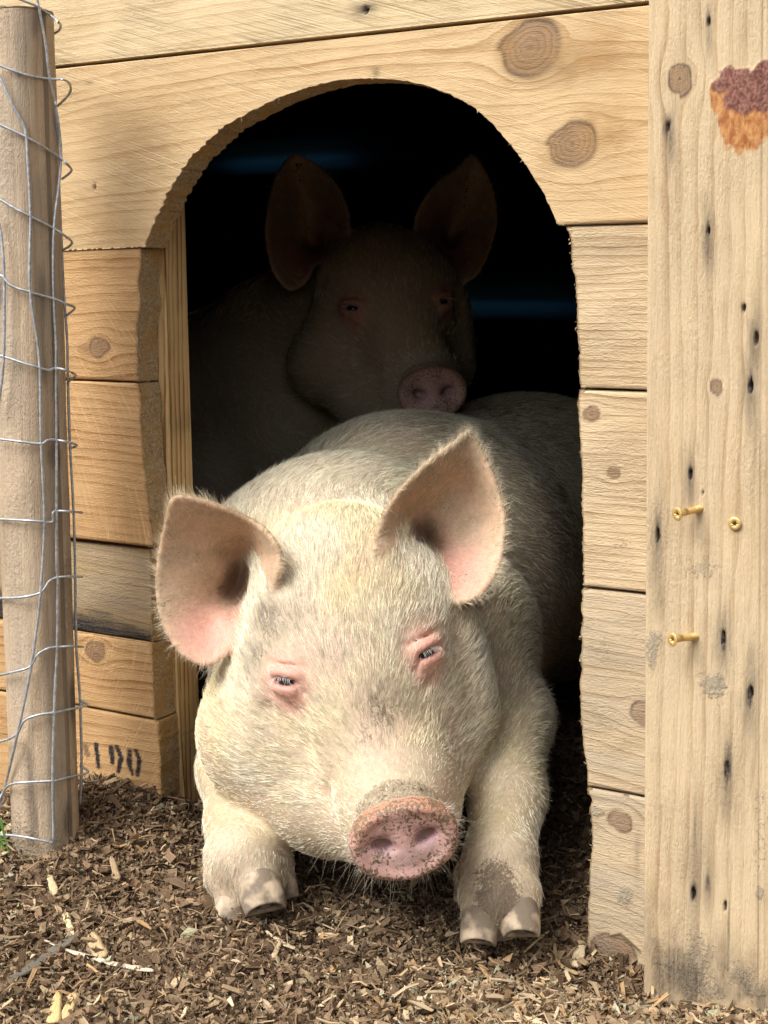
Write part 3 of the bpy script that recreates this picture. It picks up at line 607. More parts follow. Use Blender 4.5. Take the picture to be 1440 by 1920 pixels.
# near-black lining, added so little light bounces inside, and the blue plastic back sheet
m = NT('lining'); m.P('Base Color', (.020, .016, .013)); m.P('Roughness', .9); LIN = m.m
m = NT('blue plastic'); m.P('Base Color', (.004, .022, .085)); m.P('Roughness', .33); m.P('Specular IOR Level', .6)
tr = m.t.nodes.new('ShaderNodeBsdfTranslucent'); tr.inputs['Color'].default_value = (.05, .20, .38, 1); mx = m.t.nodes.new('ShaderNodeMixShader'); mx.inputs[0].default_value = .6
m.t.links.new(m.b.outputs[0], mx.inputs[1]); m.t.links.new(tr.outputs[0], mx.inputs[2]); m.t.links.new(mx.outputs[0], m.out.inputs[0]); BLUE = m.m
def box(name, lo, hi, mat, parent, label=None):
    lo, hi = np.array(lo), np.array(hi); V = np.array([[(lo, hi)[a][0], (lo, hi)[b][1], (lo, hi)[c][2]] for a in (0, 1) for b in (0, 1) for c in (0, 1)])
    F = np.array([[0, 1, 3, 2], [4, 6, 7, 5], [0, 4, 5, 1], [2, 3, 7, 6], [0, 2, 6, 4], [1, 5, 7, 3]])
    o = mk(name, V, F, mat, parent, smooth=False)
    if label: o['label'] = label
    return o
XB0, XB1, YB = -2.4, 1.35, 2.3
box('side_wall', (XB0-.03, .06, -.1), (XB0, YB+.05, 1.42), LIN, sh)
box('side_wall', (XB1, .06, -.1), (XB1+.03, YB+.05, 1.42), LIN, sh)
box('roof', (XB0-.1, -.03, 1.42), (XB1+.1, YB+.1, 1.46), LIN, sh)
box('added_front_lining', (XB0, .088, -.1), (-.50, .10, 1.42), LIN, sh); box('added_front_lining', (.40, .088, -.1), (XB1, .10, 1.42), LIN, sh); box('added_front_lining', (-.499, .088, .99), (.399, .10, 1.42), LIN, sh)
box('front_board', (XB0, .0, -.1), (XL-.003, .04, 1.42), W_left, sh); box('front_board', (XR+.21, .0, -.1), (XB1, .04, 1.42), W_right, sh)
zz = np.linspace(-.1, 1.42, 300); yy = YB-.0*zz
def rib(z, z0, h, w): return h*np.exp(-((z-z0)/w)**4)
zr1 = float(W(560, 291, YB)[2]); zr2 = float(W(960, 561, YB)[2])
yy = YB-rib(zz, zr1, .05, .05)-rib(zz, zr2, .05, .06)-rib(zz, .32, .05, .05)
xs = np.linspace(XB0, XB1, 40); X, Z = np.meshgrid(xs, zz); Y = np.repeat(yy[:, None], 40, 1)+.004*(fbm(np.stack([X, 0*X, Z], -1), 2.5, 3)-.5)
idx = np.arange(X.size).reshape(X.shape)
V = np.stack([X, Y, Z], -1).reshape(-1, 3); q = np.stack([idx[:-1, :-1], idx[:-1, 1:], idx[1:, 1:], idx[1:, :-1]], -1).reshape(-1, 4)
yb0, yb1 = YB+.035, YB+.055; gh1, gh2 = .0105, .009
x1a, x1b = W(445, 291, YB)[0], W(672, 291, YB)[0]; x2a, x2b = W(800, 561, YB)[0], W(1095, 561, YB)[0]
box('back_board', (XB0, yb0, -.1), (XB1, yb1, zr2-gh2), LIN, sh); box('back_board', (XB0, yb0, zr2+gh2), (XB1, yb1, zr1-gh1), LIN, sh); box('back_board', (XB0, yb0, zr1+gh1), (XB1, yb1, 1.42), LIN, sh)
for a_, b_, z_, g_ in ((XB0, x1a, zr1, gh1), (x1b, XB1, zr1, gh1), (XB0, x2a, zr2, gh2), (x2b, XB1, zr2, gh2)): box('filler_strip', (a_, yb0+.001, z_-g_-.002), (b_, yb1-.001, z_+g_+.002), LIN, sh)
o = mk('back_sheet', V, q, BLUE, sh); o['label'] = 'dark blue ribbed plastic sheet at the back'

# screws in the corner post
m = NT('gold screw'); co = m.coord(); m.P('Base Color', m.mix(m.noise(co, 300., 3.), (.62, .40, .12), (.84, .62, .28))); m.P('Metallic', .55); m.P('Roughness', .42); GOLD = m.m
m = NT('screw recess'); m.P('Base Color', (.06, .035, .012)); m.P('Roughness', .7); REC = m.m
def screw(head, tip, R):
    head, tip = np.array(head), np.array(tip); ax = head-tip; L = np.linalg.norm(ax); ax /= L
    u = np.cross(ax, [0, 0, 1.]); u /= np.linalg.norm(u); v = np.cross(ax, u); n = 36; a = np.arange(n)*2*np.pi/n
    ca, sa = np.cos(a), np.sin(a); star = .30+.11*np.cos(6*a)
    prof = [(-.0125, .50), (-.006, .52), (-.0040, .60), (-.0009, .95), (-.0003, 1.), (0., .97), (0., .60)]
    rings = [head+ax*h+R*k*(ca[:, None]*u+sa[:, None]*v) for h, k in prof]
    rings.append(head-ax*.0001+R*(star[:, None])*(ca[:, None]*u+sa[:, None]*v)*1.25)
    rings.append(head-ax*.0022+R*(star[:, None])*(ca[:, None]*u+sa[:, None]*v)*1.1)
    # threaded shank
    sh_ = []
    if L > .004:
        for k in np.linspace(0, 1, 46): sh_.append(tip+ax*(L-.012)*k+R*(.50+.06*(math.sin(k*60) if k < .55 else 0))*(ca[:, None]*u+sa[:, None]*v))
    V = np.vstack(sh_+rings); nr = len(sh_)+len(rings); i, j = np.meshgrid(np.arange(nr-1), np.arange(n), indexing='ij')
    q = np.stack([i*n+j, i*n+(j+1) % n, (i+1)*n+(j+1) % n, (i+1)*n+j], -1).reshape(-1, 4)
    o = mk('screw', V, q, GOLD, post)
    c = head-ax*.0022; V = np.vstack([c+R*star[:, None]*1.1*(ca[:, None]*u+sa[:, None]*v), c]); k = np.arange(n)
    b = mk('screw_recess', V, np.stack([k, (k+1) % n, np.full(n, n)], -1), REC, post); return o
def hp(px, py, y): return W(px, py, y)
t1 = W(1316, 953, yp); h1 = t1+np.array([-.0115, -.030, .0005]); 
def toward(tip, px, py, out):   # head stands 'out' metres proud of the post, at the pixel's line of sight
    return W(px, py, yp-out)
screw(toward(t1, 1269, 964, .026), t1-np.array([0, -.004, 0]), .0068)
t2 = W(1308, 1194, yp); screw(toward(t2, 1260, 1199, .026), t2-np.array([0, -.004, 0]), .0068)
hh = W(1377, 982, yp-.0025); screw(hh, hh+np.array([.0002, .0035, 0]), .0065)

# ================================================================== FENCE POST AND WIRE MESH
def fp(py):  # centre of the post at image row py
    px = np.interp(py, [25, 800, 1600], [34, 62, 91]); return W(px, py, -.125)
zs = np.linspace(25, 1640, 420); cen = np.array([fp(p) for p in zs]); cen = cen[::-1]
rp = np.linspace(.0400, .0435, len(cen))
na = 64; a = np.linspace(0, 2*np.pi, na, endpoint=False)
prof = np.where(np.sin(a) > 0, .75, 1.)   # flatter at the back
V = np.zeros((len(cen), na, 3)); nz = fbm(np.stack([np.cos(a)[None]*.04+0*cen[:, :1], np.sin(a)[None]*.04+0*cen[:, :1], cen[:, 2:3]+0*a[None]], -1), (60, 60, 8), 3, 3)-.5
ca_ = np.sign(np.cos(a))*np.abs(np.cos(a))**.7; sa_ = np.sign(np.sin(a))*np.abs(np.sin(a))**.7
V[..., 0] = cen[:, 0:1]+rp[:, None]*ca_[None]*(1+.06*nz); V[..., 1] = cen[:, 1:2]+rp[:, None]*sa_[None]*.9*prof[None]*(1+.06*nz); V[..., 2] = cen[:, 2:3]
topn = .004*(fbm(np.stack([V[-1, :, 0], V[-1, :, 1], 0*a], -1), 60., 4)-.5); V[-1, :, 2] += topn
nr = len(cen); i, j = np.meshgrid(np.arange(nr-1), np.arange(na), indexing='ij'); q = np.stack([i*na+j, i*na+(j+1) % na, (i+1)*na+(j+1) % na, (i+1)*na+j], -1).reshape(-1, 4)
arc = np.repeat((a*.04)[None], nr, 0); ph = (arc+.010*(fbm(np.stack([arc*3, 0*arc, V[..., 2]*1.4], -1), 8., 7, 3)-.5))/.012
Vt = V.reshape(-1, 3); tc = V[-1].mean(0)
T1 = V[-1]*.5+tc*.5; base = len(Vt); Vt = np.vstack([Vt, T1, tc]); k = np.arange(na)
F = [q, np.stack([(nr-1)*na+k, (nr-1)*na+(k+1) % na, base+(k+1) % na, base+k], -1), np.stack([base+k, base+(k+1) % na, np.full(na, base+na)], -1)]
gc = np.stack([V[..., 2], arc, ph], -1).reshape(-1, 3); tp = np.c_[np.vstack([T1, tc])[:, 0], np.vstack([T1, tc])[:, 1], np.zeros(na+1)]; gc = np.vstack([gc, tp])
fpo = empty('fence_post', tuple(fp(1600)), 'rough grey brown round timber post wrapped with wire mesh at the left', 'fence post')
mkk = np.zeros((len(Vt), 4)); mkk[base:, 3] = .8; mkk[base-na:base, 3] = .6
mkk[:, 0] = .55*sstep(.62, .74, fbm(Vt, (30., 30., 10.), 77, 2)); mkk[:, 2] = .5*sstep(.55, .75, fbm(Vt, (20., 20., 6.), 78, 2))
mk('post_trunk', Vt, F, W_fence, fpo, {'gc': gc, 'mark': mkk})

m = NT('galvanised wire'); co = m.coord(); n = m.noise(co, 160., 4., .7)
m.P('Base Color', m.mix(m.rng(n, .35, .65), (.30, .33, .36), (.60, .63, .66))); m.P('Metallic', .55); m.P('Roughness', .48); m.P('Normal', m.bump(n, .0003)); WIRE = m.m
wm = empty('wire_mesh', tuple(W(60, 1580, -.17)), 'bent galvanised wire netting wrapped round the left post', 'wire netting')
def ydepth(px, py):   # the netting lies on the round face of the post and turns back at its right side
    pc = fp(py)[:2]; d = (FW + (px-720)/FPX*RT - (py-PPY)/FPX*UP)[:2]; o = CAM[:2]-pc; R = .0485
    A = d@d; B = o@d; C_ = o@o-R*R; dis = B*B-A*C_
    t = (-B-math.sqrt(dis))/A if dis > 0 else -B/A
    y = CAM[1]+d[1]*t
    return y
def wire(pts, r=.00125, ys=None):
    P = []
    for i_, p in enumerate(pts):
        y = ydepth(*p[:2]) if len(p) < 3 else p[2]
        P.append(W(p[0], p[1], y))
    P = spline(P, 5); Vt_, F_ = tube(P, r*(1+.06*rng.normal(0, 1, len(P))), 8); return mk('wire', Vt_, F_, WIRE, wm)
for w_ in ([(66, -20), (72, 10), (85, 80), (92, 140), (103, 190), (113, 260), (114, 300), (110, 350), (101, 430), (100, 540), (105, 640), (105, 700), (106, 820), (106, 960), (106, 1060), (108, 1090), (107, 1210), (102, 1320), (99, 1465), (101, 1582)],
           [(-12, 125), (0, 145), (25, 200), (47, 243), (52, 300), (57, 405), (56, 540), (70, 640), (75, 700), (77, 830), (83, 975), (76, 1110), (60, 1240), (33, 1375), (8, 1480), (-6, 1530)],
           [(-8, 400), (2, 440), (8, 520), (8, 640), (5, 700), (-4, 770)],
           [(104, 190, -.12), (108, 260, -.11), (110, 330, -.105), (116, 470, -.10), (119, 540, -.10), (126, 640, -.10), (127, 700, -.10), (131, 830, -.10), (138, 960, -.10), (141, 1080, -.10), (143, 1210, -.10), (150, 1310, -.10), (153, 1440, -.10), (150, 1510, -.10)]):
    wire(w_, .0017)
for w_ in ([(30, -4), (70, 12), (96, 30), (108, 40, -.14), (114, 48, -.11), (110, 58, -.10), (95, 66, -.10)],
           [(-8, 120), (0, 123), (50, 141), (95, 148), (118, 149, -.14), (131, 158, -.11), (130, 176, -.10), (108, 199, -.10)],
           [(-8, 230), (0, 234), (47, 256), (80, 275), (112, 295), (124, 306, -.12), (134, 320, -.10), (116, 336, -.10)],
           [(-8, 368), (0, 374), (30, 392), (57, 406), (100, 428), (120, 441, -.12), (135, 456, -.10), (117, 470, -.10)],
           [(-8, 516), (5, 518), (20, 535), (56, 548), (100, 560), (124, 570, -.12), (140, 578, -.10), (121, 594, -.10)],
           [(-8, 666), (5, 668), (50, 683), (75, 690), (92, 694), (105, 690), (125, 695, -.13), (142, 704, -.10), (128, 716, -.10)],
           [(-8, 822), (30, 827), (75, 832), (90, 825), (106, 825), (126, 829, -.13), (144, 835, -.10), (131, 841, -.10)],
           [(-8, 973), (50, 976), (92, 979), (99, 976), (99, 962), (107, 958), (130, 959, -.13), (154, 961, -.10)],
           [(-8, 1122), (40, 1120), (76, 1111), (92, 1090), (107, 1083), (130, 1081, -.13), (154, 1082, -.10)],
           [(-8, 1267), (30, 1259), (56, 1250), (70, 1228), (90, 1216), (110, 1213), (135, 1212, -.13), (156, 1213, -.10)],
           [(-8, 1392), (15, 1386), (33, 1375), (45, 1352), (70, 1341), (102, 1336), (130, 1330, -.13), (163, 1322, -.10), (150, 1314, -.10)],
           [(-4, 1505), (8, 1482), (20, 1471), (45, 1467), (100, 1464), (130, 1457, -.13), (165, 1448, -.10), (150, 1436, -.10)],
           [(-8, 1566), (20, 1566), (60, 1572), (101, 1581)]):
    wire(w_, .0015)
print('setting', round(time.time()-T0, 1))

# ================================================================== PIGS
# signed distances, evaluated sparsely and meshed with surface nets: each body is one continuous skin
def s_round(P, a, b, ra, rb):
    a, b = np.array(a), np.array(b); ba = b-a; h = np.clip(((P-a)@ba)/(ba@ba+1e-12), 0, 1)
    return np.linalg.norm(P-a-h[:, None]*ba, axis=1)-(ra+(rb-ra)*h*h*(3-2*h))
def s_ball(P, c, r): return np.linalg.norm(P-np.array(c), axis=1)-r
def s_ell(P, c, R, ax):   # ax rows = axes
    q = (P-np.array(c))@np.array(ax).T; R = np.array(R); k0 = np.linalg.norm(q/R, axis=1); k1 = np.linalg.norm(q/(R*R), axis=1)
    return k0*(k0-1)/(k1+1e-9)
def smin(a, b, k): h = np.clip(.5+.5*(b-a)/k, 0, 1); return b*(1-h)+a*h-k*h*(1-h)
def smax(a, b, k): return -smin(-a, -b, k)
def sub(f, P, c, r):
    dc = np.linalg.norm(P-c, axis=1); out = dc-r+.05; m_ = dc < r
    if m_.any(): out[m_] = f(P[m_])
    return out
PXM = 1/FPX
def R_(px, t): return px*t*PXM      # radius in metres of so many pixels at depth t

def trace(f, px, py, t0=1.1, t1=2.6):
    d = FW+(px-720)/FPX*RT-(py-PPY)/FPX*UP; t = t0
    for _ in range(90):
        v = f((CAM+d*t)[None])[0]
        if v < .0003: break
        t += v*.8
        if t > t1: break
    return CAM+d*t
def grad(f, p, e=.002):
    g = np.array([f((p+np.eye(3)[i]*e)[None])[0]-f((p-np.eye(3)[i]*e)[None])[0] for i in range(3)]); return g/np.linalg.norm(g)

# ---- head of the front pig (the rear pig wears the same skull, moved and turned)
SN = D(758, 1576, 1.425)                       # centre of the snout disc
def nrmz(v): v = np.array(v, float); return v/np.linalg.norm(v)
toc = nrmz(CAM-SN)
SAX = nrmz(toc*1.0+np.array([0, 0, -1.])*.52+RT*.10)      # disc faces the camera, tipped down
s_u = nrmz(RT*1.+UP*.20); s_u = nrmz(s_u-SAX*(s_u@SAX)); s_v = np.cross(SAX, s_u)
if s_v[2] < 0: s_v = -s_v
JOWL = [1.]
def head_core(P):
    jw = JOWL[0]
    d = s_ball(P, D(640, 1112, 1.665), .092)
    d = smin(d, s_ball(P, D(600, 1180, 1.64), .086), .04)
    d = smin(d, s_ball(P, D(722, 1170, 1.64), .083), .04)
    d = smin(d, s_ball(P, D(520, 1370, 1.665), .095*jw), .045)      # jowls
    d = smin(d, s_ball(P, D(790, 1340, 1.655), .080*jw), .07)
    d = smin(d, s_round(P, D(800, 1200, 1.68), D(830, 1330, 1.69), .062, .058), .05)
    d = smin(d, s_round(P, D(560, 1300, 1.64), D(600, 1475, 1.61), .082*jw, .068*jw), .04)
    d = smin(d, s_round(P, D(660, 1240, 1.61), D(735, 1470, 1.54), .083, .066), .04)
    d = smin(d, s_round(P, D(735, 1470, 1.54), D(752, 1550, 1.475), .064, .050), .03)
    d = smin(d, s_round(P, D(640, 1490, 1.61), D(724, 1572, 1.515), .066, .038), .03)      # lower jaw
    d = smin(d, s_round(P, D(800, 1430, 1.62), D(800, 1530, 1.53), .050, .030), .03)
    # crease between muzzle and cheek, brow hollows
    d = smax(d, -s_round(P, D(592, 1560, 1.498), D(612, 1485, 1.515), .006, .002), .022)
    d = smax(d, -s_round(P, D(566, 1296, 1.558), D(612, 1330, 1.535), .004, .003), .012)      # tear furrow
    d = smax(d, -s_round(P, D(858, 1178, 1.60), D(905, 1330, 1.595), .006, .008), .030)         # behind the cheekbone
    d = smin(d, s_round(P, D(560, 1215, 1.585), D(600, 1240, 1.575), .016, .016), .03)        # brows
    d = smin(d, s_round(P, D(752, 1180, 1.59), D(790, 1172, 1.60), .014, .014), .03)
    d = smax(d, -s_ball(P, D(690, 1335, 1.415), .030), .06)
    d = smax(d, -s_round(P, D(505, 1330, 1.555), D(560, 1400, 1.535), .003, .003), .025)
    return d
def head(P, eyes=True):
    d = head_core(P)
    for e in (EYES if eyes else ()):
        m_ = np.linalg.norm(P-e['c'], axis=1) < .06
        if m_.any(): d[m_] = eye_d(P[m_], d[m_], e)
    m_ = np.linalg.norm(P-SN, axis=1) < .095
    if m_.any(): d[m_] = snout_d(P[m_], d[m_])
    return d
def eye_d(P, d, e):
    d = smin(d, s_ball(P, e['c']-e['n']*.012, .022), .018)
    d = smax(d, -s_ell(P, e['c']+e['u']*.006*e['sg']-e['n']*.000-e['v']*.021, (.026, .0022, .006), (e['u2'], e['v2'], e['n'])), .009)
    d = smax(d, -s_ell(P, e['c']+e['u']*.004*e['sg']+e['n']*.001+e['v']*.0165, (.019, .0014, .004), (e['u'], e['v'], e['n'])), .006)
    d = smin(d, s_ell(P, e['c']+e['v']*.0084+e['n']*.0056, (.0185, .0048, .006), (e['u'], e['v'], e['n'])), .006)
    d = smin(d, s_ell(P, e['c']-e['v']*.0088+e['n']*.0040, (.0165, .0042, .005), (e['u'], e['v'], e['n'])), .006)
    d = smax(d, -s_ell(P, e['c']+e['n']*.009, (.0142, .0048, .015), (e['u'], e['v'], e['n'])), .004)
    d = smax(d, -s_round(P, e['c']-e['u']*.014*e['sg']-e['v']*.002+e['n']*.004, e['c']-e['u']*.024*e['sg']-e['v']*.012+e['n']*.002, .0015, .0015), .006)
    return d
def snout_d(P, d):
    # snout disc with raised rim, nostrils
    q = np.stack([(P-SN)@s_u, (P-SN)@s_v, (P-SN)@SAX], -1)
    rr = np.sqrt(np.abs(q[:, 0]/.0560)**2.2+np.abs((q[:, 1]+.0015)/(.0425-.0015*np.sign(q[:, 1])))**2.2+1e-9)**(2/2.2)
    ang = np.arctan2(q[:, 1], q[:, 0])
    rad = (rr-1)*.047
    zc = q[:, 2]+.006-.0035*np.exp(-((rr-.86)/.13)**2)+.003*np.exp(-(rr/.4)**2)*0-.0022*np.exp(-((q[:, 0])/.012)**2)*(q[:, 1] < .03)
    zd = np.abs(zc+.004)-.010
    w = np.stack([rad+.006, zd+.006], -1); disc = np.linalg.norm(np.maximum(w, 0), axis=1)+np.minimum(np.maximum(w[:, 0], w[:, 1]), 0)-.006
    d = smax(d, -s_round(P, SN-SAX*.026+s_v*.047, SN-SAX*.026+s_v*.053, .007, .007), .01)
    d = smin(d, disc, .008)
    for sx in (-1, 1):
        c = SN+s_u*(.0225*sx)+s_v*(-.002)
        d = smax(d, -s_ell(P, c+SAX*.001, (.0115, .0062, .020), (nrmz(s_u+s_v*.25*sx), nrmz(s_v-s_u*.25*sx), SAX)), .007)
        d = smax(d, -s_ell(P, c+s_v*.0065+s_u*.003*sx+SAX*.004, (.016, .0035, .005), (nrmz(s_u-s_v*.3*sx), nrmz(s_v+s_u*.3*sx), SAX)), .006)
    return d
EYES = []
for (px, py, tilt) in ((537, 1277, -.10), (799, 1224, .42)):
    c = trace(head_core, px, py); n = grad(head_core, c, .012); n = nrmz(n+toc*.35); u = nrmz(RT+UP*tilt); u = nrmz(u-n*(u@n)); v = np.cross(n, u)
    if v[2] < 0: v = -v
    sg = 1 if px > 650 else -1
    u2 = nrmz(u-v*.5*-sg); v2 = nrmz(np.cross(n, u2))
    EYES.append(dict(c=c, n=n, u=u, v=v, u2=u2, v2=v2, sg=sg))

# ---- ears: thin cupped sheets given by an outline and a few inner depths
def tps(pts, vals, Q):
    pts = np.array(pts, float)/300; Q = Q/300; n = len(pts)
    def ph(r2): return np.where(r2 > 1e-12, r2*np.log(r2+1e-12)*.5, 0)
    K = ph(((pts[:, None]-pts[None])**2).sum(-1))+np.eye(n)*1e-3; Pm = np.c_[np.ones(n), pts]
    A = np.block([[K, Pm], [Pm.T, np.zeros((3, 3))]]); s = np.linalg.solve(A, np.r_[vals, 0, 0, 0])
    return ph(((Q[:, None]-pts[None])**2).sum(-1))@s[:n]+np.c_[np.ones(len(Q)), Q]@s[n:]
def ear_sheet(outline, inner, centre, rings=22):
    O = np.array(outline, float); B = spline(O, 8, closed=True); c = np.array(centre, float)
    pts = [o[:2] for o in outline]+[i[:2] for i in inner]; vals = [o[2] for o in outline]+[i[2] for i in inner]
    s = np.linspace(0, 1, rings)[1:]; m_ = len(B)
    XY = c[None, None]+s[:, None, None]*(B[None, :, :2]-c); XY = np.vstack([XY.reshape(-1, 2), c]); t = tps(pts, np.array(vals), XY)
    V = np.array([D(x, y, tt) for (x, y), tt in zip(XY, t)]); r_, j = np.meshgrid(np.arange(rings-2), np.arange(m_), indexing='ij')
    q = np.stack([r_*m_+j, (r_+1)*m_+j, (r_+1)*m_+(j+1) % m_, r_*m_+(j+1) % m_], -1).reshape(-1, 4)
    k = np.arange(m_); tri = np.stack([k, (k+1) % m_, np.full(m_, len(V)-1)], -1)
    bv = BVHTree.FromPolygons([tuple(v) for v in V], [tuple(x) for x in q]+[tuple(x) for x in tri])
    edge = V[(rings-2)*m_:(rings-1)*m_]
    return dict(V=V, bvh=bv, lo=V.min(0)-.03, hi=V.max(0)+.03, base=None, edge=edge, c=V[-1])
def ear_d(P, E, d, k=.012, th=.0036):
    msk = np.all((P > E['lo']) & (P < E['hi']), axis=1); ii = np.nonzero(msk)[0]
    if not len(ii): return d
    e = np.full(len(P), .05); fn_ = E['bvh'].find_nearest
    for i in ii:
        r = fn_(Vector(P[i]), .026)
        if r[3] is not None: e[i] = r[3]
    e = e-th
    return smin(d, e, k)
EARL = ear_sheet([(326, 937, 1.600), (362, 936, 1.600), (410, 950, 1.603), (458, 970, 1.606), (502, 1000, 1.584), (526, 1045, 1.572), (516, 1098, 1.584), (492, 1128, 1.615), (462, 1152, 1.640), (448, 1180, 1.632), (428, 1218, 1.612), (388, 1246, 1.598), (345, 1225, 1.600), (312, 1178, 1.612), (297, 1115, 1.625), (300, 1050, 1.628), (312, 985, 1.615)],
                 [(448, 1095, 1.712), (462, 1060, 1.700), (440, 1125, 1.690), (420, 1075, 1.680), (500, 1070, 1.612), (483, 1070, 1.670), (494, 1030, 1.622), (474, 1035, 1.676), (430, 1010, 1.662), (470, 1000, 1.640), (445, 1030, 1.690), (380, 1060, 1.655), (370, 1130, 1.650), (400, 1180, 1.640), (360, 990, 1.632), (425, 1160, 1.645)], (440, 1085))
EARR = ear_sheet([(878, 815, 1.670), (848, 836, 1.655), (800, 872, 1.632), (752, 920, 1.615), (722, 965, 1.600), (707, 1010, 1.588), (712, 1045, 1.584), (738, 1070, 1.590), (772, 1078, 1.622), (805, 1092, 1.630), (832, 1112, 1.618), (868, 1127, 1.606), (905, 1108, 1.612), (932, 1062, 1.630), (945, 1000, 1.650), (940, 945, 1.662), (922, 890, 1.668), (900, 845, 1.672)],
                 [(782, 1012, 1.715), (795, 1040, 1.690), (772, 985, 1.690), (735, 1022, 1.598), (752, 1015, 1.655), (745, 985, 1.632), (760, 975, 1.675), (780, 935, 1.668), (762, 1048, 1.625), (820, 1000, 1.690), (860, 980, 1.682), (870, 1050, 1.660), (850, 900, 1.690), (880, 920, 1.695), (830, 1065, 1.655), (800, 920, 1.668), (905, 980, 1.684)], (800, 1010))

def front_pig(P, ears=True):
    # trunk, neck, shoulders
    b = s_round(P, D(650, 1100, 1.93), D(765, 1075, 2.16), .165, .228)
    b = smin(b, s_round(P, D(765, 1075, 2.16), D(985, 1010, 2.62), .228, .25), .08)
    b = smin(b, s_round(P, D(985, 1010, 2.62), D(1090, 965, 2.95), .25, .20), .08)
    b = smin(b, s_ball(P, D(530, 1090, 1.87), .118), .07)
    b = smin(b, s_ball(P, D(862, 1170, 1.83), .098), .06)
    b = smin(b, s_ball(P, D(690, 1290, 1.86), .145), .06)
    b = smin(b, s_round(P, D(640, 1120, 1.69), D(650, 1080, 1.90), .098, .16), .05)
    b = smin(b, s_ball(P, D(718, 920, 2.05), .085), .07)       # withers
    def leg_r(P):
        r = s_round(P, D(880, 1220, 1.84), D(948, 1345, 1.755), .085, .054)
        r = smin(r, s_round(P, D(948, 1345, 1.755), D(950, 1490, 1.645), .052, .043), .03)
        r = smin(r, s_round(P, D(950, 1490, 1.645), D(937, 1620, 1.555), .0425, .0375), .02)
        r = smin(r, s_round(P, D(937, 1620, 1.555), D(935, 1692, 1.515), .0375, .0375), .02)
        r = smin(r, s_round(P, D(905, 1680, 1.515), D(899, 1720, 1.503), .026, .0195), .010)
        r = smin(r, s_round(P, D(970, 1675, 1.515), D(974, 1712, 1.500), .026, .0205), .010)
        r = smin(r, s_round(P, D(878, 1640, 1.575), D(866, 1672, 1.578), .016, .008), .014)
        r = smax(r, -s_round(P, D(936, 1700, 1.455), D(936, 1790, 1.47), .006, .008), .014)
        return r
    def leg_l(P):
        l = s_round(P, D(510, 1270, 1.88), D(446, 1440, 1.745), .080, .045)
        l = smin(l, s_round(P, D(446, 1440, 1.745), D(458, 1540, 1.660), .045, .043), .03)
        l = smin(l, s_round(P, D(458, 1540, 1.660), D(466, 1610, 1.605), .0425, .0420), .02)
        l = smin(l, s_round(P, D(462, 1610, 1.60), D(484, 1662, 1.575), .040, .026), .02)
        l = smin(l, s_round(P, D(422, 1610, 1.61), D(406, 1648, 1.60), .022, .012), .016)
        l = smin(l, s_round(P, D(432, 1640, 1.60), D(434, 1690, 1.585), .024, .018), .012)
        l = smin(l, s_round(P, D(520, 1610, 1.61), D(540, 1655, 1.605), .018, .010), .012)
        return l
    b = smin(b, sub(leg_r, P, D(930, 1480, 1.65), .34), .035); b = smin(b, sub(leg_l, P, D(460, 1480, 1.70), .34), .035)

    # folds of neck skin behind the cheek
    b = smax(b, -s_round(P, D(905, 1150, 1.735), D(985, 1290, 1.70), .010, .008), .03)
    h = sub(head, P, D(680, 1290, 1.60), .30)
    # ear openings in the skull
    if ears:
        h = smax(h, -s_ell(P, D(462, 1088, 1.672), (.034, .040, .034), np.eye(3)), .012)
        h = smax(h, -s_ell(P, D(775, 1012, 1.668), (.028, .038, .034), np.eye(3)), .012)
    kk = .012+.055*sstep(.27, .37, P[:, 2])*sstep(-.14, -.02, P[:, 1])
    d = smin(b, h, kk)
    if ears:
        near = d < .06
        for E in (EARL, EARR): d = ear_d(P, E, d)
    return d

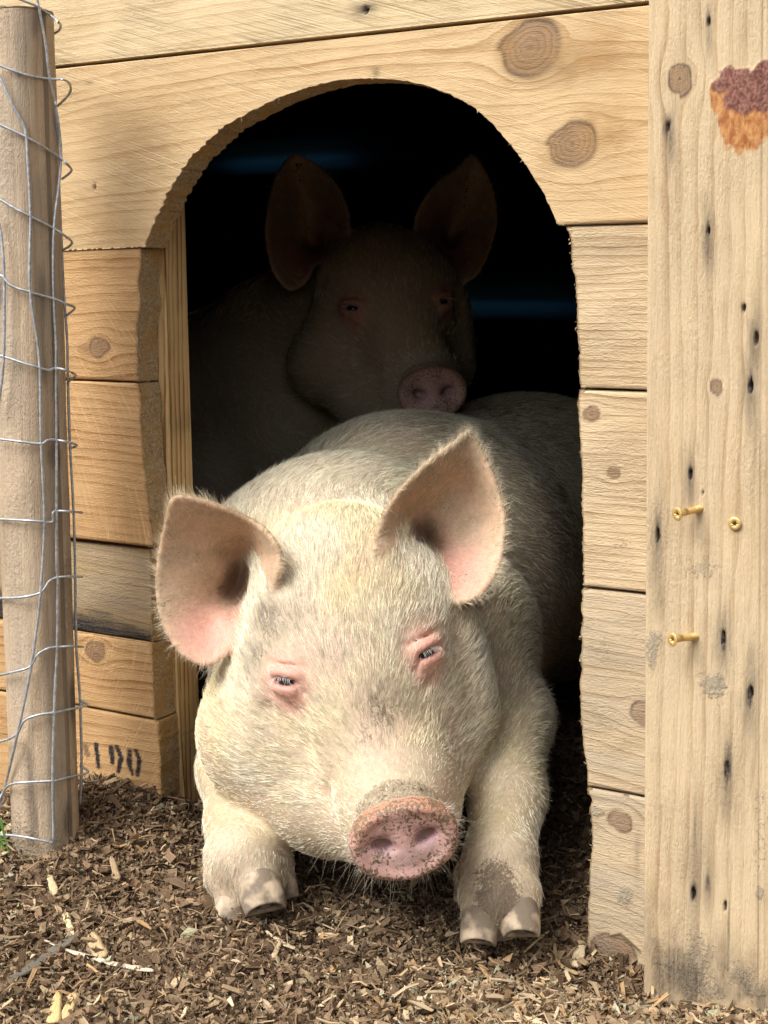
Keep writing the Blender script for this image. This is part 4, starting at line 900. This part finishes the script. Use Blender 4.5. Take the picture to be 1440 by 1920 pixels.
def nets(f, lo, hi, h, B=6, slack=1.3):
    lo = np.array(lo); n = (np.ceil((np.array(hi)-lo)/h/B).astype(int))*B+1
    G = np.full(n, 1., np.float32); nb = (n-1)//B
    bi = np.stack(np.meshgrid(*[np.arange(k) for k in nb], indexing='ij'), -1).reshape(-1, 3)
    cc = lo+(bi+.5)*B*h; v = np.concatenate([f(c) for c in np.array_split(cc, max(1, len(cc)//60000))])
    act = np.abs(v) < B*h*.5*math.sqrt(3)*slack+.006
    for (i, j, k), vv in zip(bi[~act], v[~act]):
        if vv < 0: G[i*B:(i+1)*B+1, j*B:(j+1)*B+1, k*B:(k+1)*B+1] = -1.
    off = np.stack(np.meshgrid(*[np.arange(B+1)]*3, indexing='ij'), -1).reshape(-1, 3)
    ab = bi[act]
    for ch in np.array_split(ab, max(1, len(ab)//700)):
        ids = (ch[:, None]*B+off[None]).reshape(-1, 3); val = f(lo+ids*h); G[ids[:, 0], ids[:, 1], ids[:, 2]] = val
    sg = G < 0
    # active cells
    c = [(a, b, d_) for a in (0, 1) for b in (0, 1) for d_ in (0, 1)]
    sl_ = lambda A, o: A[o[0]:A.shape[0]-1+o[0], o[1]:A.shape[1]-1+o[1], o[2]:A.shape[2]-1+o[2]]
    cnt = np.zeros(np.array(G.shape)-1, np.uint8)
    for o in c: cnt += sl_(sg, o)
    cells = np.argwhere((cnt > 0) & (cnt < 8)); del cnt
    vid = np.full(np.array(G.shape)-1, -1, np.int32); vid[tuple(cells.T)] = np.arange(len(cells))
    val = np.stack([G[cells[:, 0]+o[0], cells[:, 1]+o[1], cells[:, 2]+o[2]] for o in c], -1)
    acc = np.zeros((len(cells), 3)); w = np.zeros(len(cells))
    for a in range(8):
        for b in range(a+1, 8):
            if sum(abs(c[a][q]-c[b][q]) for q in range(3)) != 1: continue
            va, vb = val[:, a], val[:, b]; mm = (va < 0) != (vb < 0); t = np.where(mm, va/(va-vb+1e-12), 0); t = np.clip(t, 0, 1)
            p = np.array(c[a])+t[:, None]*(np.array(c[b])-np.array(c[a])); acc += p*mm[:, None]; w += mm
    V = lo+(cells+acc/w[:, None])*h
    F = []
    for ax in range(3):
        e = [0, 0, 0]; e[ax] = 1
        A0 = sg[:-1] if ax == 0 else (sg[:, :-1] if ax == 1 else sg[:, :, :-1]); A1 = sg[1:] if ax == 0 else (sg[:, 1:] if ax == 1 else sg[:, :, 1:])
        E_ = np.argwhere(A0 != A1); u, w2 = (ax+1) % 3, (ax+2) % 3
        ok = (E_[:, u] > 0) & (E_[:, w2] > 0) & (E_[:, u] < G.shape[u]-1) & (E_[:, w2] < G.shape[w2]-1); E_ = E_[ok]
        s0 = sg[tuple(E_.T)]
        def at(du, dw):
            q = E_.copy(); q[:, u] += du; q[:, w2] += dw; return vid[tuple(q.T)]
        q = np.stack([at(-1, -1), at(0, -1), at(0, 0), at(-1, 0)], -1); q[~s0] = q[~s0][:, ::-1]; F.append(q)
    F = np.concatenate(F); F = F[(F >= 0).all(1)]
    return V, F
def normals(V, F):
    n = np.cross(V[F[:, 2]]-V[F[:, 0]], V[F[:, 3]]-V[F[:, 1]]); vn = np.zeros_like(V)
    for k in range(4): np.add.at(vn, F[:, k], n)
    return vn/(np.linalg.norm(vn, axis=1)[:, None]+1e-12)
def relax(V, F, it=1, lam=.5):
    for _ in range(it):
        a = np.zeros_like(V); w = np.zeros(len(V))
        for k in range(4):
            np.add.at(a, F[:, k], V[F[:, (k+1) % 4]]+V[F[:, (k+3) % 4]]); np.add.at(w, F[:, k], 2)
        V = V*(1-lam)+lam*a/np.maximum(w, 1)[:, None]
    return V

def dist_ear(P, E):
    d = np.full(len(P), 1.); m_ = np.all((P > E['lo']) & (P < E['hi']), axis=1)
    for i in np.nonzero(m_)[0]:
        r = E['bvh'].find_nearest(Vector(P[i]), .03)
        if r[3] is not None: d[i] = r[3]
    return d
def blob(P, c, r, soft=.5): return sstep(r, r*(1-soft), np.linalg.norm(P-np.array(c), axis=1))

# ---- materials of the pig
m = NT('pig skin'); at = m.attr('skin')['Color']; dm = m.sepc(m.attr('dirt')['Color']); co = m.coord()
n1 = m.noise(co, 170., 4., .7); n2 = m.noise(co, 30., 3., .6); n3 = m.noise(co, 420., 3., .7)
col = m.mix(m.rng(n1, .3, .7), m.mix(1., at, (.84, .80, .78), 'MULTIPLY'), m.mix(1., at, (1.10, 1.08, 1.06), 'MULTIPLY'))
nd = m.noise(co, 300., 3., .6, .6)
dd = m.math('ADD', dm[0], m.math('MULTIPLY', m.math('SUBTRACT', nd, .5), 1.5)); dd = m.math('MULTIPLY', m.rng(dd, .50, .62), m.rng(dm[0], .0, .10))
col = m.mix(dd, col, m.mix(m.rng(n3, .3, .7), (.115, .075, .045), (.27, .20, .13)))
crust = m.math('MULTIPLY', m.rng(m.math('ADD', dm[1], m.math('MULTIPLY', m.math('SUBTRACT', n1, .5), 1.2)), .35, .6), m.rng(dm[1], 0., .1))
vv = m.voro(co, 130., 'DISTANCE_TO_EDGE')['Distance'] if False else m.voro(co, 150., 'DISTANCE_TO_EDGE')[0]
vn_ = m.noise(co, 240., 4., .75, 1.2); ccol = m.mix(m.rng(vn_, .36, .50), (.11, .075, .045), m.mix(m.rng(n3, .3, .7), (.34, .25, .16), (.60, .50, .36)))
col = m.mix(crust, col, ccol)
m.P('Base Color', col); m.P('Roughness', .55); m.P('Specular IOR Level', .35)
m.P('Subsurface Weight', .12); m.P('Subsurface Radius', (.009, .004, .002)); m.P('Subsurface Scale', 1.)
hh_ = m.math('ADD', m.math('MULTIPLY', n1, .6), m.math('ADD', m.math('MULTIPLY', n3, .35), m.math('ADD', m.math('MULTIPLY', dd, -.15), m.math('MULTIPLY', m.math('MULTIPLY', crust, vn_), 3.))))
m.P('Normal', m.bump(hh_, .0012)); SKIN = m.m
m = NT('pig bristle'); tc_ = m.attr('tint')['Color']; m.P('Base Color', tc_); m.P('Roughness', .5); m.P('Specular IOR Level', .35); HAIR = m.m
try: m.P('Transmission Weight', 0.)
except Exception: pass
m = NT('eyeball'); m.P('Base Color', (.012, .010, .012)); m.P('Roughness', .08); m.P('Specular IOR Level', .6); EYEM = m.m
m = NT('horn'); co = m.attr('gc')['Vector']; n1 = m.noise(m.coord(), 180., 4., .7); n2 = m.noise(m.coord(), 45., 3.)
m.P('Base Color', m.mix(m.rng(n2, .36, .54, 0., .9), m.mix(n1, (.40, .30, .20), (.66, .52, .38)), (.15, .115, .08))); m.P('Roughness', .75); m.P('Normal', m.bump(n1, .001)); HORN = m.m

def pig_colour(V, N, E, sn, eyes, ears, muddy=1.):
    """skin colour and dirt masks from where a point sits on the animal"""
    n = len(V); base = np.tile(np.array([.50, .41, .29]), (n, 1)); f = fbm(V, 18., 41, 3)[:, None]
    base = lerp(base, np.array([.54, .38, .29]), np.clip((f-.45)*2.2, 0, .8))
    yl = fbm(V, 11., 91, 3)[:, None]; base = lerp(base, np.array([.48, .40, .22]), np.clip((yl-.5)*2.6, 0, .7))
    pink = np.array([.66, .33, .27]); dirt = np.zeros(n); crust_ = np.zeros(n); dens = np.ones(n)
    for e in eyes:
        k = np.maximum(blob(V, e['c'], .044, .75), .8*blob(V, e['c']-e['v']*.018-e['u']*.008*e['sg'], .034, .8)); base = lerp(base, pink, (.9*k)[:, None]); dens *= 1-.75*k
        k = blob(V, e['c'], .014, .5); base = lerp(base, np.array([.58, .30, .28]), k[:, None]); dens *= 1-k
    ek = np.zeros(n)
    for e_, cup in ears:
        k = e_; ek = np.maximum(ek, k)
        en = fbm(V, (38., 38., 60.), 83, 3); base = lerp(base, lerp(np.array([.60, .42, .29]), np.array([.50, .37, .25]), sstep(.38, .6, en)[:, None]), (.9*k)[:, None]); dirt = np.maximum(dirt, .36*k*sstep(.5, .62, en)); 
        base = lerp(base, np.array([.66, .36, .29]), (k*cup[0])[:, None]); base = lerp(base, np.array([.20, .11, .07]), (.85*k*cup[1])[:, None])  # pink cup; shade of the ear opening painted in as dark brown
        dens *= 1-.45*k*cup[0]
    # snout disc
    q = np.stack([(V-sn[0])@sn[1], (V-sn[0])@sn[2], (V-sn[0])@sn[3]], -1)/sn[4]
    rr = np.sqrt((q[:, 0]/.055)**2+(q[:, 1]/.0455)**2)
    disc = sstep(1.12, 1.02, rr)*sstep(-.017, -.011, q[:, 2])*sstep(.03, .02, q[:, 2])
    pk = np.array([.64, .40, .36]); base = lerp(base, pk, disc[:, None])
    bri = sstep(.9, .3, rr)*sstep(.004, -.02, q[:, 1]); base = lerp(base, np.array([.74, .53, .51]), (disc*bri*.8)[:, None])
    rim = disc*sstep(.62, .95, rr)*sstep(.0, .03, q[:, 1]); base = lerp(base, np.array([.50, .21, .10]), (.8*rim)[:, None])
    dens *= 1-disc
    dirt = np.maximum(dirt, disc*(.22+.44*fbm(V, 75., 14, 2)+.09*sstep(.5, 1., rr)+.05*sstep(.0, .02, q[:, 1])-.05*sstep(.7, .2, rr)))
    for sx in (-1, 1):
        nn_ = sstep(.017, .008, np.hypot(q[:, 0]-.0215*sx, q[:, 1]+.001)); base = lerp(base, np.array([.30, .19, .26]), (disc*nn_*.45)[:, None])
    # dried mud rolled up behind the upper rim
    up_ = sstep(.0, .02, q[:, 1])*sstep(-.030, -.020, q[:, 2])*sstep(-.009, -.013, q[:, 2])*sstep(1.35, 1.15, rr)*(1-disc)
    up_ = sstep(.006, .022, q[:, 1])*sstep(1.95, 1.35, rr)*(1-disc)*sstep(-.06, -.035, q[:, 2])
    crust_ = np.maximum(crust_, up_*.82); dens *= 1-.85*up_
    return base, dirt, crust_, dens, disc

def hair_obj(name, parent, root, dirs, nrm, L, tint, rad=.00022, npt=5, curl=.12, lift=.38, seed=1, tipk=.15, droop=0.):
    N = len(root); r = np.random.default_rng(seed)
    P = np.zeros((N, npt, 3)); p = root-nrm*.0006; d = dirs*(1)+nrm*lift; d /= np.linalg.norm(d, axis=1)[:, None]
    jit = r.normal(0, curl, (N, 3)); st = (L/(npt-1))[:, None]
    P[:, 0] = p
    for k in range(1, npt):
        d = d+jit*.45/(npt-1)*2-nrm*(lift*1.05/(npt-1))+np.array([0, 0, -droop])/(npt-1); d /= np.linalg.norm(d, axis=1)[:, None]; p = p+d*st; P[:, k] = p
    P = P-rootloc(parent)
    hc = bpy.data.hair_curves.new(name); hc.add_curves([npt]*N)
    hc.attributes['position'].data.foreach_set('vector', P.astype(np.float32).ravel())
    ra = hc.attributes.get('radius') or hc.attributes.new('radius', 'FLOAT', 'POINT')
    rr = np.linspace(1, tipk, npt)[None]*np.broadcast_to(np.asarray(rad), (N,))[:, None]; ra.data.foreach_set('value', rr.astype(np.float32).ravel())
    ta = hc.attributes.new('tint', 'FLOAT_COLOR', 'CURVE'); ta.data.foreach_set('color', np.c_[tint, np.ones(N)].astype(np.float32).ravel())
    hc.materials.append(HAIR); o = bpy.data.objects.new(name, hc); COL.objects.link(o); o.parent = parent; o['kind'] = 'stuff'
    return o
def scatter(V, F, VN, w, N, seed):
    r = np.random.default_rng(seed); tri = np.vstack([F[:, [0, 1, 2]], F[:, [0, 2, 3]]])
    ar = np.linalg.norm(np.cross(V[tri[:, 1]]-V[tri[:, 0]], V[tri[:, 2]]-V[tri[:, 0]]), axis=1)*w[tri].mean(1)
    cum = np.cumsum(ar); t = np.searchsorted(cum, r.uniform(0, cum[-1], N)); t = np.minimum(t, len(tri)-1)
    a, b = r.uniform(0, 1, (2, N)); s = a+b > 1; a[s], b[s] = 1-a[s], 1-b[s]; k = np.stack([1-a-b, a, b], -1)
    T = tri[t]; P = (V[T]*k[..., None]).sum(1); n = (VN[T]*k[..., None]).sum(1); n /= np.linalg.norm(n, axis=1)[:, None]+1e-9
    return P, n, T, k

def make_pig(name, f, lo, hi, h, loc, label, sn, eyes, ear_list, headc, legs, nhair, hlen, seed, colmul=1., hoofs=(), mudspots=(), whisk=0, hairrad=.00022, seen=1.0, dwn=1):
    V, F = nets(f, lo, hi, h); V = relax(V, F, 1, .35); VN = normals(V, F)
    print(name, len(V), round(time.time()-T0, 1))
    root = empty(name, loc, label, 'pig')
    ears = []; emask = np.zeros(len(V))
    for E in ear_list:
        dE = dist_ear(V, E); k = sstep(.0075, .0050, dE); inner = E['inner']
        c0, c1 = inner; cup = (sstep(.070, .015, np.linalg.norm(V-c1, axis=1))*(VN@nrmz(CAM-V.mean(0)) > -.1), sstep(.036, .012, np.linalg.norm(V-c0, axis=1)))
        ears.append((k, cup)); emask = np.maximum(emask, k)
    col, dirt, cr, dens, disc = pig_colour(V, VN, None, sn, eyes, ears)
    for (c, r_, s_) in mudspots:
        k = blob(V, c, r_, .9)*s_*.78; dirt = np.maximum(dirt, k)
    for leg in legs:
        k = sstep(.10, .01, V[:, 2])*sstep(.2, .1, np.hypot(V[:, 0]-leg[0], V[:, 1]-leg[1]))*leg[2]; dirt = np.maximum(dirt, .34*k)
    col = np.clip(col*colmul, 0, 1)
    V = V+VN*(cr*(fbm(V, 95., 23, 3)-.25)*.0065)[:, None]
    body = mk('body', V, F, SKIN, root, {'skin': np.c_[col, np.ones(len(V))], 'dirt': np.stack([dirt, cr, 0*dirt, 1+0*dirt], -1)})
    # eyes
    for e in eyes:
        u = np.linspace(0, np.pi, 17); v = np.linspace(0, 2*np.pi, 25)[:-1]; Uu, Vv = np.meshgrid(u, v, indexing='ij')
        pts = np.stack([np.sin(Uu)*np.cos(Vv), np.sin(Uu)*np.sin(Vv), np.cos(Uu)], -1).reshape(-1, 3)*.0125*e.get('s', 1)
        pts = e['c']-e['n']*.0075*e.get('s', 1)+pts; i, j = np.meshgrid(np.arange(16), np.arange(24), indexing='ij')
        q = np.stack([i*24+j, i*24+(j+1) % 24, (i+1)*24+(j+1) % 24, (i+1)*24+j], -1).reshape(-1, 4); mk('eye', pts, q[:, ::-1], EYEM, root)
    # bristles
    w = dens*1.; tocv = CAM-V; tocv /= np.linalg.norm(tocv, axis=1)[:, None]; w = w*sstep(-.55, -.2, (VN*tocv).sum(1))
    w = w*sstep(-.01, .01, V[:, 2])
    hd = np.linalg.norm(V-headc, axis=1); w = w*(.40+.60*sstep(.42, .26, hd))
    w = np.where(emask > .5, w*1.15, w)
    P, n, T, k = scatter(V, F, VN, w, nhair, seed)
    ek = (emask[T]*k).sum(1) > .5; cc = (col[T]*k[..., None]).sum(1); dk = (dirt[T]*k).sum(1)
    S0 = sn[0]-sn[3]*.02
    hv = P-S0; dS = np.linalg.norm(hv, axis=1)[:, None]; dirs = hv/dS+np.array([0, 0, .25])*sstep(.1, .35, dS)
    dh = np.linalg.norm(P-headc, axis=1)[:, None]; bodyw = sstep(.20*sn[4], .30*sn[4], dh); dirs = lerp(dirs, np.array([.35, .8, -.45]), bodyw)
    for leg in legs:
        lw = (sstep(.24, .15, P[:, 2])*sstep(.17, .09, np.hypot(P[:, 0]-leg[0], P[:, 1]-leg[1]))*(dh[:, 0] > leg[3]))[:, None]; dirs = lerp(dirs, np.array([.1, -.35, -1.]), lw)
    if len(ear_list):
        for E in ear_list:
            inb = np.all((P > E['lo']) & (P < E['hi']), axis=1) & ek
            dirs[inb] = nrm_rows(P[inb]-E['inner'][0])+np.array([0, 0, .25])
    sw = (np.stack([fbm(P, 26., 60+i, 2) for i in range(3)], -1)-.5)*1.5; sw2 = (np.stack([vnoise(P, 210., 70+i) for i in range(3)], -1)-.5)*.75
    dirs = nrm_rows(dirs)+sw*.55+sw2; dirs = dirs-n*(dirs*n).sum(1)[:, None]; dirs = nrm_rows(dirs)
    r = np.random.default_rng(seed+1); cl = vnoise(P, 330., 5)
    L = hlen*np.exp(r.normal(0, .28, nhair))*(.72+.28*sstep(.05, .16, dS[:, 0])); L = np.where(ek, L*.5, L); L = L*np.where(bodyw[:, 0] > .5, 1.15, 1.)
    lgm = np.zeros(nhair)
    for leg in legs: lgm = np.maximum(lgm, sstep(.34, .22, P[:, 2])*sstep(.19, .12, np.hypot(P[:, 0]-leg[0], P[:, 1]-leg[1]))*(dh[:, 0] > leg[3]*.8))
    L = L*(1-.50*lgm)
    near_eye = np.zeros(nhair)
    for e in eyes: near_eye = np.maximum(near_eye, sstep(.055, .02, np.linalg.norm(P-e['c'], axis=1)))
    L *= 1-.45*near_eye
    yl = np.clip((fbm(P, 11., 91, 3)-.42)*3.2, 0, 1)[:, None]*sstep(.30, .12, np.linalg.norm(P-headc, axis=1))[:, None]; yl = np.maximum(yl, .8*sstep(.11, .04, np.linalg.norm(P-(headc*.55+sn[0]*.45), axis=1))[:, None]); cream = lerp(np.array([.90, .83, .66]), np.array([.90, .77, .47]), yl)
    cream = lerp(cream, np.array([.82, .68, .48]), ek[:, None]*.8)
    cream = lerp(cream, np.array([.84, .66, .56]), (.6*near_eye)[:, None])
    tint = cream*(.58+.52*sstep(.18, .62, cl)[:, None])*r.uniform(.88, 1.1, nhair)[:, None]
    ds = np.zeros(nhair)
    for (c, r_, s_) in mudspots: ds = np.maximum(ds, blob(P, c, r_*1.15, .75)*min(1.1, s_*1.15))
    lk = np.zeros(nhair)
    for leg in legs: lk = np.maximum(lk, .7*sstep(.09, .02, P[:, 2])*sstep(.15, .08, np.hypot(P[:, 0]-leg[0], P[:, 1]-leg[1]))*.35*leg[2])
    ds = np.clip(np.maximum(ds, lk)*(.5+1.0*fbm(P, 60., 44, 3)), 0, 1)
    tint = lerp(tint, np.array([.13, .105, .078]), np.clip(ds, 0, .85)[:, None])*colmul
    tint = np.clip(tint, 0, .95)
    for E in ear_list:   # dark tufts in the ear opening
        dk2 = sstep(.036, .015, np.linalg.norm(P-E['inner'][0], axis=1)); tint = lerp(tint, np.array([.14, .085, .05]), (.75*dk2)[:, None]); L = L*(1+1.1*dk2)
    for E in ear_list:
        ed = E['edge']; inb = np.nonzero(np.all((P > E['lo']) & (P < E['hi']), axis=1) & ek)[0]
        if len(inb):
            de = np.sqrt(((P[inb][:, None]-ed[None, ::3])**2).sum(-1)).min(1); L[inb] *= 1+1.1*sstep(.010, .003, de)
            vn2 = fbm(P[inb], 45., 81, 3); tint[inb] *= (.72+.5*vn2)[:, None]
    o = hair_obj('bristles', root, P, dirs, n, L, tint, rad=hairrad*(.8+.5*cl)*np.where(ek, .6, 1.), seed=seed, lift=.30, curl=.20)
    # lashes
    for e in eyes:
        N = 20; s_ = np.linspace(-.5, 1, N)*e['sg']*.0135*e.get('s', 1); base = e['c']+e['u']*s_[:, None]+e['v']*((.0055-.0035*(s_/.0125)**2)*1)[:, None]+e['n']*.0070
        dr = nrm_rows(e['n']*.75-e['v']*.55+e['u']*(-e['sg']*.25+(s_/.0125*.35)[:, None])+r.normal(0, .10, (N, 3)))
        hair_obj('eyelashes', root, base, dr, np.tile(e['n'], (N, 1)), np.full(N, .0125)*r.uniform(.7, 1.1, N), np.tile([.74, .71, .64], (N, 1)), rad=.00026, lift=.0, curl=.05, seed=3)
    if whisk:
        q = np.stack([(V-sn[0])@sn[1], (V-sn[0])@sn[2], (V-sn[0])@sn[3]], -1)
        ww = ((q[:, 2] < -.012) & (q[:, 2] > -.14) & (q[:, 1] < -.004)).astype(float)*sstep(.17, .05, np.linalg.norm(q, axis=1))*(hd < .4)
        P, n, T, k = scatter(V, F, VN, ww, whisk, seed+7); dr = nrm_rows(n*.7+np.array([0, -.0, -.45])+r.normal(0, .25, P.shape)+(P-S0)*1.5)
        hair_obj('whiskers', root, P, dr, n, r.uniform(.014, .048, whisk), np.tile([.50, .43, .32], (whisk, 1))*r.uniform(.7, 1.2, (whisk, 1)), rad=.00014, lift=.2, curl=.35, npt=7, seed=5, droop=.5)
        # short fringe all round the snout disc
        N = 520; a = r.uniform(0, 2*np.pi, N); a = a[np.sin(a) < .55]; N = len(a); base = sn[0]+sn[1]*(.0545*np.cos(a))[:, None]+sn[2]*(.0455*np.sin(a)-.001)[:, None]-sn[3]*r.uniform(.003, .016, N)[:, None]
        nn_ = sn[1]*np.cos(a)[:, None]+sn[2]*np.sin(a)[:, None]
        hair_obj('snout_fringe', root, base, nrm_rows(nn_+sn[3]*.1+r.normal(0, .25, (N, 3))), nn_, r.uniform(.004, .013, N), np.tile([.60, .52, .44], (N, 1)), rad=.00017, lift=.1, curl=.3, seed=6)
    return root, V, VN
def nrm_rows(A): return A/(np.linalg.norm(A, axis=1)[:, None]+1e-9)

def hoof(parent, c, d, side, wide, L, up=None, name='hoof', cut=.55):
    """one claw: a wedge of horn, rounded in front, flat underneath"""
    c = np.array(c); d = nrmz(d); side = nrmz(np.array(side)-d*(np.array(side)@d)); v = np.cross(d, side); 
    if v[2] < 0: v = -v
    n = 28; rings = []
    for i, t in enumerate(np.linspace(0, 1, 12)):
        a = np.linspace(0, 2*np.pi, n, endpoint=False); w = wide*(1.0+.10*math.sin(t*2.2)-.10*t*t); hgt = wide*(1.08-.50*t*t)
        x = np.cos(a)*w; z = np.sin(a)*hgt; z = np.where(z < 0, z*cut, z)
        p = c+d*(L*t-.20*L*t*np.clip(-np.sin(a), 0, 1))[:, None]+side*x[:, None]+v*(z-.18*wide*t)[:, None]; rings.append(p)
    e = rings[-1]; ce = e.mean(0)
    for s_ in (.93, .80, .4): rings.append(ce+(e-ce)*s_+d*(.0025*(1 if s_ > .9 else .5)-(.004 if s_ < .5 else 0)))
    V = np.vstack(rings+[ce[None]]); V = V+((fbm(V, 160., 4, 2)-.5)*.0016)[:, None]*v; m_ = len(rings); i, j = np.meshgrid(np.arange(m_-1), np.arange(n), indexing='ij')
    q = np.stack([i*n+j, (i+1)*n+j, (i+1)*n+(j+1) % n, i*n+(j+1) % n], -1).reshape(-1, 4); k = np.arange(n)
    return mk(name, V, [q, np.stack([(m_-1)*n+k, (m_-1)*n+(k+1) % n, np.full(n, len(V)-1)], -1)], HORN, parent)

EARL['inner'] = (D(452, 1098, 1.69), D(395, 1190, 1.63)); EARR['inner'] = (D(786, 1015, 1.69), D(845, 1085, 1.65))
H0 = D(660, 1250, 1.64)
lo = np.array([-.46, -.36, -.05]); hi = np.array([.98, 1.62, .66])
LFOOT = W(480, 1660, -.08); RFOOT = W(935, 1700, -.07)
mud = [(trace(head_core, 720, 1335), .044, .66), (trace(head_core, 760, 1325), .03, .45), (trace(head_core, 690, 1375), .034, .5), (trace(head_core, 635, 1420), .036, .42), (trace(head_core, 505, 1170), .040, .62), (trace(head_core, 482, 1235), .032, .55), (trace(head_core, 560, 1150), .025, .35),
       (D(935, 1690, 1.475), .050, 1.3), (D(928, 1650, 1.50), .044, 1.), (D(945, 1640, 1.50), .022, .5), (D(940, 1715, 1.47), .022, 1.), (D(452, 1640, 1.55), .010, .5), (D(525, 1620, 1.57), .012, .7), (D(990, 1620, 1.53), .05, .5), (D(900, 1600, 1.54), .04, .45), (D(895, 1720, 1.48), .02, .6), (D(975, 1715, 1.48), .022, .6), (D(440, 1650, 1.56), .03, .35)]
pig1, V1, N1 = make_pig('pig', front_pig, lo, hi, .0030, (0.05, .05, 0), 'cream white pig lying in the doorway with its pink snout and forefeet outside', (SN, s_u, s_v, SAX, 1.), EYES, [EARL, EARR], H0,
                        [(LFOOT[0], LFOOT[1], 1., .22), (RFOOT[0], RFOOT[1], 1.4, .22)], 260000, .0128, 100, mudspots=mud, whisk=120)
dn = nrmz(D(895, 1770, 1.485)-D(905, 1690, 1.505))
hoof(pig1, D(901, 1712, 1.502), D(897, 1768, 1.470)-D(901, 1712, 1.502), RT, .0192, .036); hoof(pig1, D(973, 1704, 1.500), D(978, 1755, 1.466)-D(973, 1704, 1.500), RT, .0200, .034)
hoof(pig1, D(487, 1660, 1.570), D(499, 1704, 1.540)-D(487, 1660, 1.570), RT, .0235, .034); hoof(pig1, D(434, 1688, 1.583), D(432, 1725, 1.565)-D(434, 1688, 1.583), RT, .0165, .026)
hoof(pig1, D(538, 1645, 1.605), D(546, 1678, 1.596)-D(538, 1645, 1.605), RT, .0090, .022, name='dewclaw'); hoof(pig1, D(408, 1642, 1.600), D(402, 1664, 1.592)-D(408, 1642, 1.600), RT, .010, .014, name='dewclaw')
hoof(pig1, D(868, 1665, 1.578), D(862, 1690, 1.574)-D(868, 1665, 1.578), RT, .0075, .014, name='dewclaw')

# ---- rear pig: same skull moved back, turned up a little
A0 = D(668, 1255, 1.60); B0 = D(737, 592, 2.40); SC = 1.
ax_ = RT; ang = math.radians(-21)
def rotm(ax, a):
    ax = nrmz(ax); K = np.array([[0, -ax[2], ax[1]], [ax[2], 0, -ax[0]], [-ax[1], ax[0], 0]]); return np.eye(3)+math.sin(a)*K+(1-math.cos(a))*K@K
RM = rotm(UP, math.radians(7.35))@rotm(RT, math.radians(-4.1))@rotm(FW, math.radians(5.1))
def to_rear(p): return B0+(RM@((np.asarray(p)-A0).T)).T*SC
def from_rear(P): return (RM.T@((P-B0)/SC).T).T+A0
EL2 = ear_sheet([(548, 292, 2.50), (520, 330, 2.47), (504, 390, 2.44), (500, 450, 2.43), (512, 505, 2.43), (540, 542, 2.44), (572, 530, 2.46), (592, 495, 2.48), (622, 480, 2.46), (648, 455, 2.43), (654, 410, 2.43), (640, 365, 2.45), (610, 325, 2.48), (575, 300, 2.50)],
                [(596, 465, 2.58), (585, 430, 2.57), (570, 400, 2.56), (550, 460, 2.52), (625, 440, 2.48), (560, 350, 2.55), (610, 390, 2.54), (525, 420, 2.48)], (583, 450))
ER2 = ear_sheet([(884, 290, 2.52), (858, 318, 2.50), (828, 338, 2.47), (798, 372, 2.45), (780, 412, 2.44), (786, 448, 2.45), (815, 470, 2.47), (838, 500, 2.48), (862, 528, 2.45), (892, 515, 2.44), (916, 470, 2.46), (930, 415, 2.48), (922, 355, 2.51), (905, 315, 2.52)],
                [(840, 455, 2.58), (835, 425, 2.57), (850, 400, 2.57), (872, 450, 2.53), (805, 425, 2.49), (878, 370, 2.57), (840, 370, 2.53), (905, 420, 2.53)], (848, 425))
EL2['inner'] = (D(594, 462, 2.55), D(560, 500, 2.5)); ER2['inner'] = (D(842, 452, 2.55), D(880, 490, 2.5))
def rear_pig(P):
    h = sub(lambda Q: head(from_rear(Q))*SC, P, to_rear(D(680, 1290, 1.60)), .31)
    b = s_round(P, to_rear(D(640, 1150, 1.69)), D(560, 720, 2.72), .10, .20)
    b = smin(b, s_round(P, D(560, 720, 2.72), D(420, 830, 2.86), .20, .245), .08)
    b = smin(b, s_round(P, D(420, 830, 2.86), D(300, 800, 3.1), .245, .25), .08)
    b = smin(b, s_ball(P, D(545, 830, 2.62), .135), .06)
    b = smin(b, s_round(P, D(400, 900, 2.60), D(430, 1120, 2.55), .09, .06), .05)
    b = smin(b, s_round(P, D(560, 900, 2.72), D(580, 1150, 2.75), .09, .06), .05)
    h = smax(h, -s_ball(P, D(594, 465, 2.53), .034), .012); h = smax(h, -s_ball(P, D(842, 452, 2.54), .030), .012)
    d = smin(h, b, .02)
    for E in (EL2, ER2): d = ear_d(P, E, d, k=.014, th=.0036)
    return d
eyes2 = [dict(c=to_rear(e['c']), n=RM@e['n'], u=RM@e['u'], v=RM@e['v'], sg=e['sg'], s=SC) for e in EYES]
mud2 = [(to_rear(trace(head_core, 640, 1350)), .05, .3)]
JOWL[0] = .80
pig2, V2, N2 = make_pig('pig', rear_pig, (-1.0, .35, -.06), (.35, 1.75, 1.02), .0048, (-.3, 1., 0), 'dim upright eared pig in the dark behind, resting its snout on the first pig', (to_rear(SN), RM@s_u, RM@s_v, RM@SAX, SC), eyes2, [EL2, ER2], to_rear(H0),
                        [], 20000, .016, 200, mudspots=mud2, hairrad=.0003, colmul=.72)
print('done', round(time.time()-T0, 1))
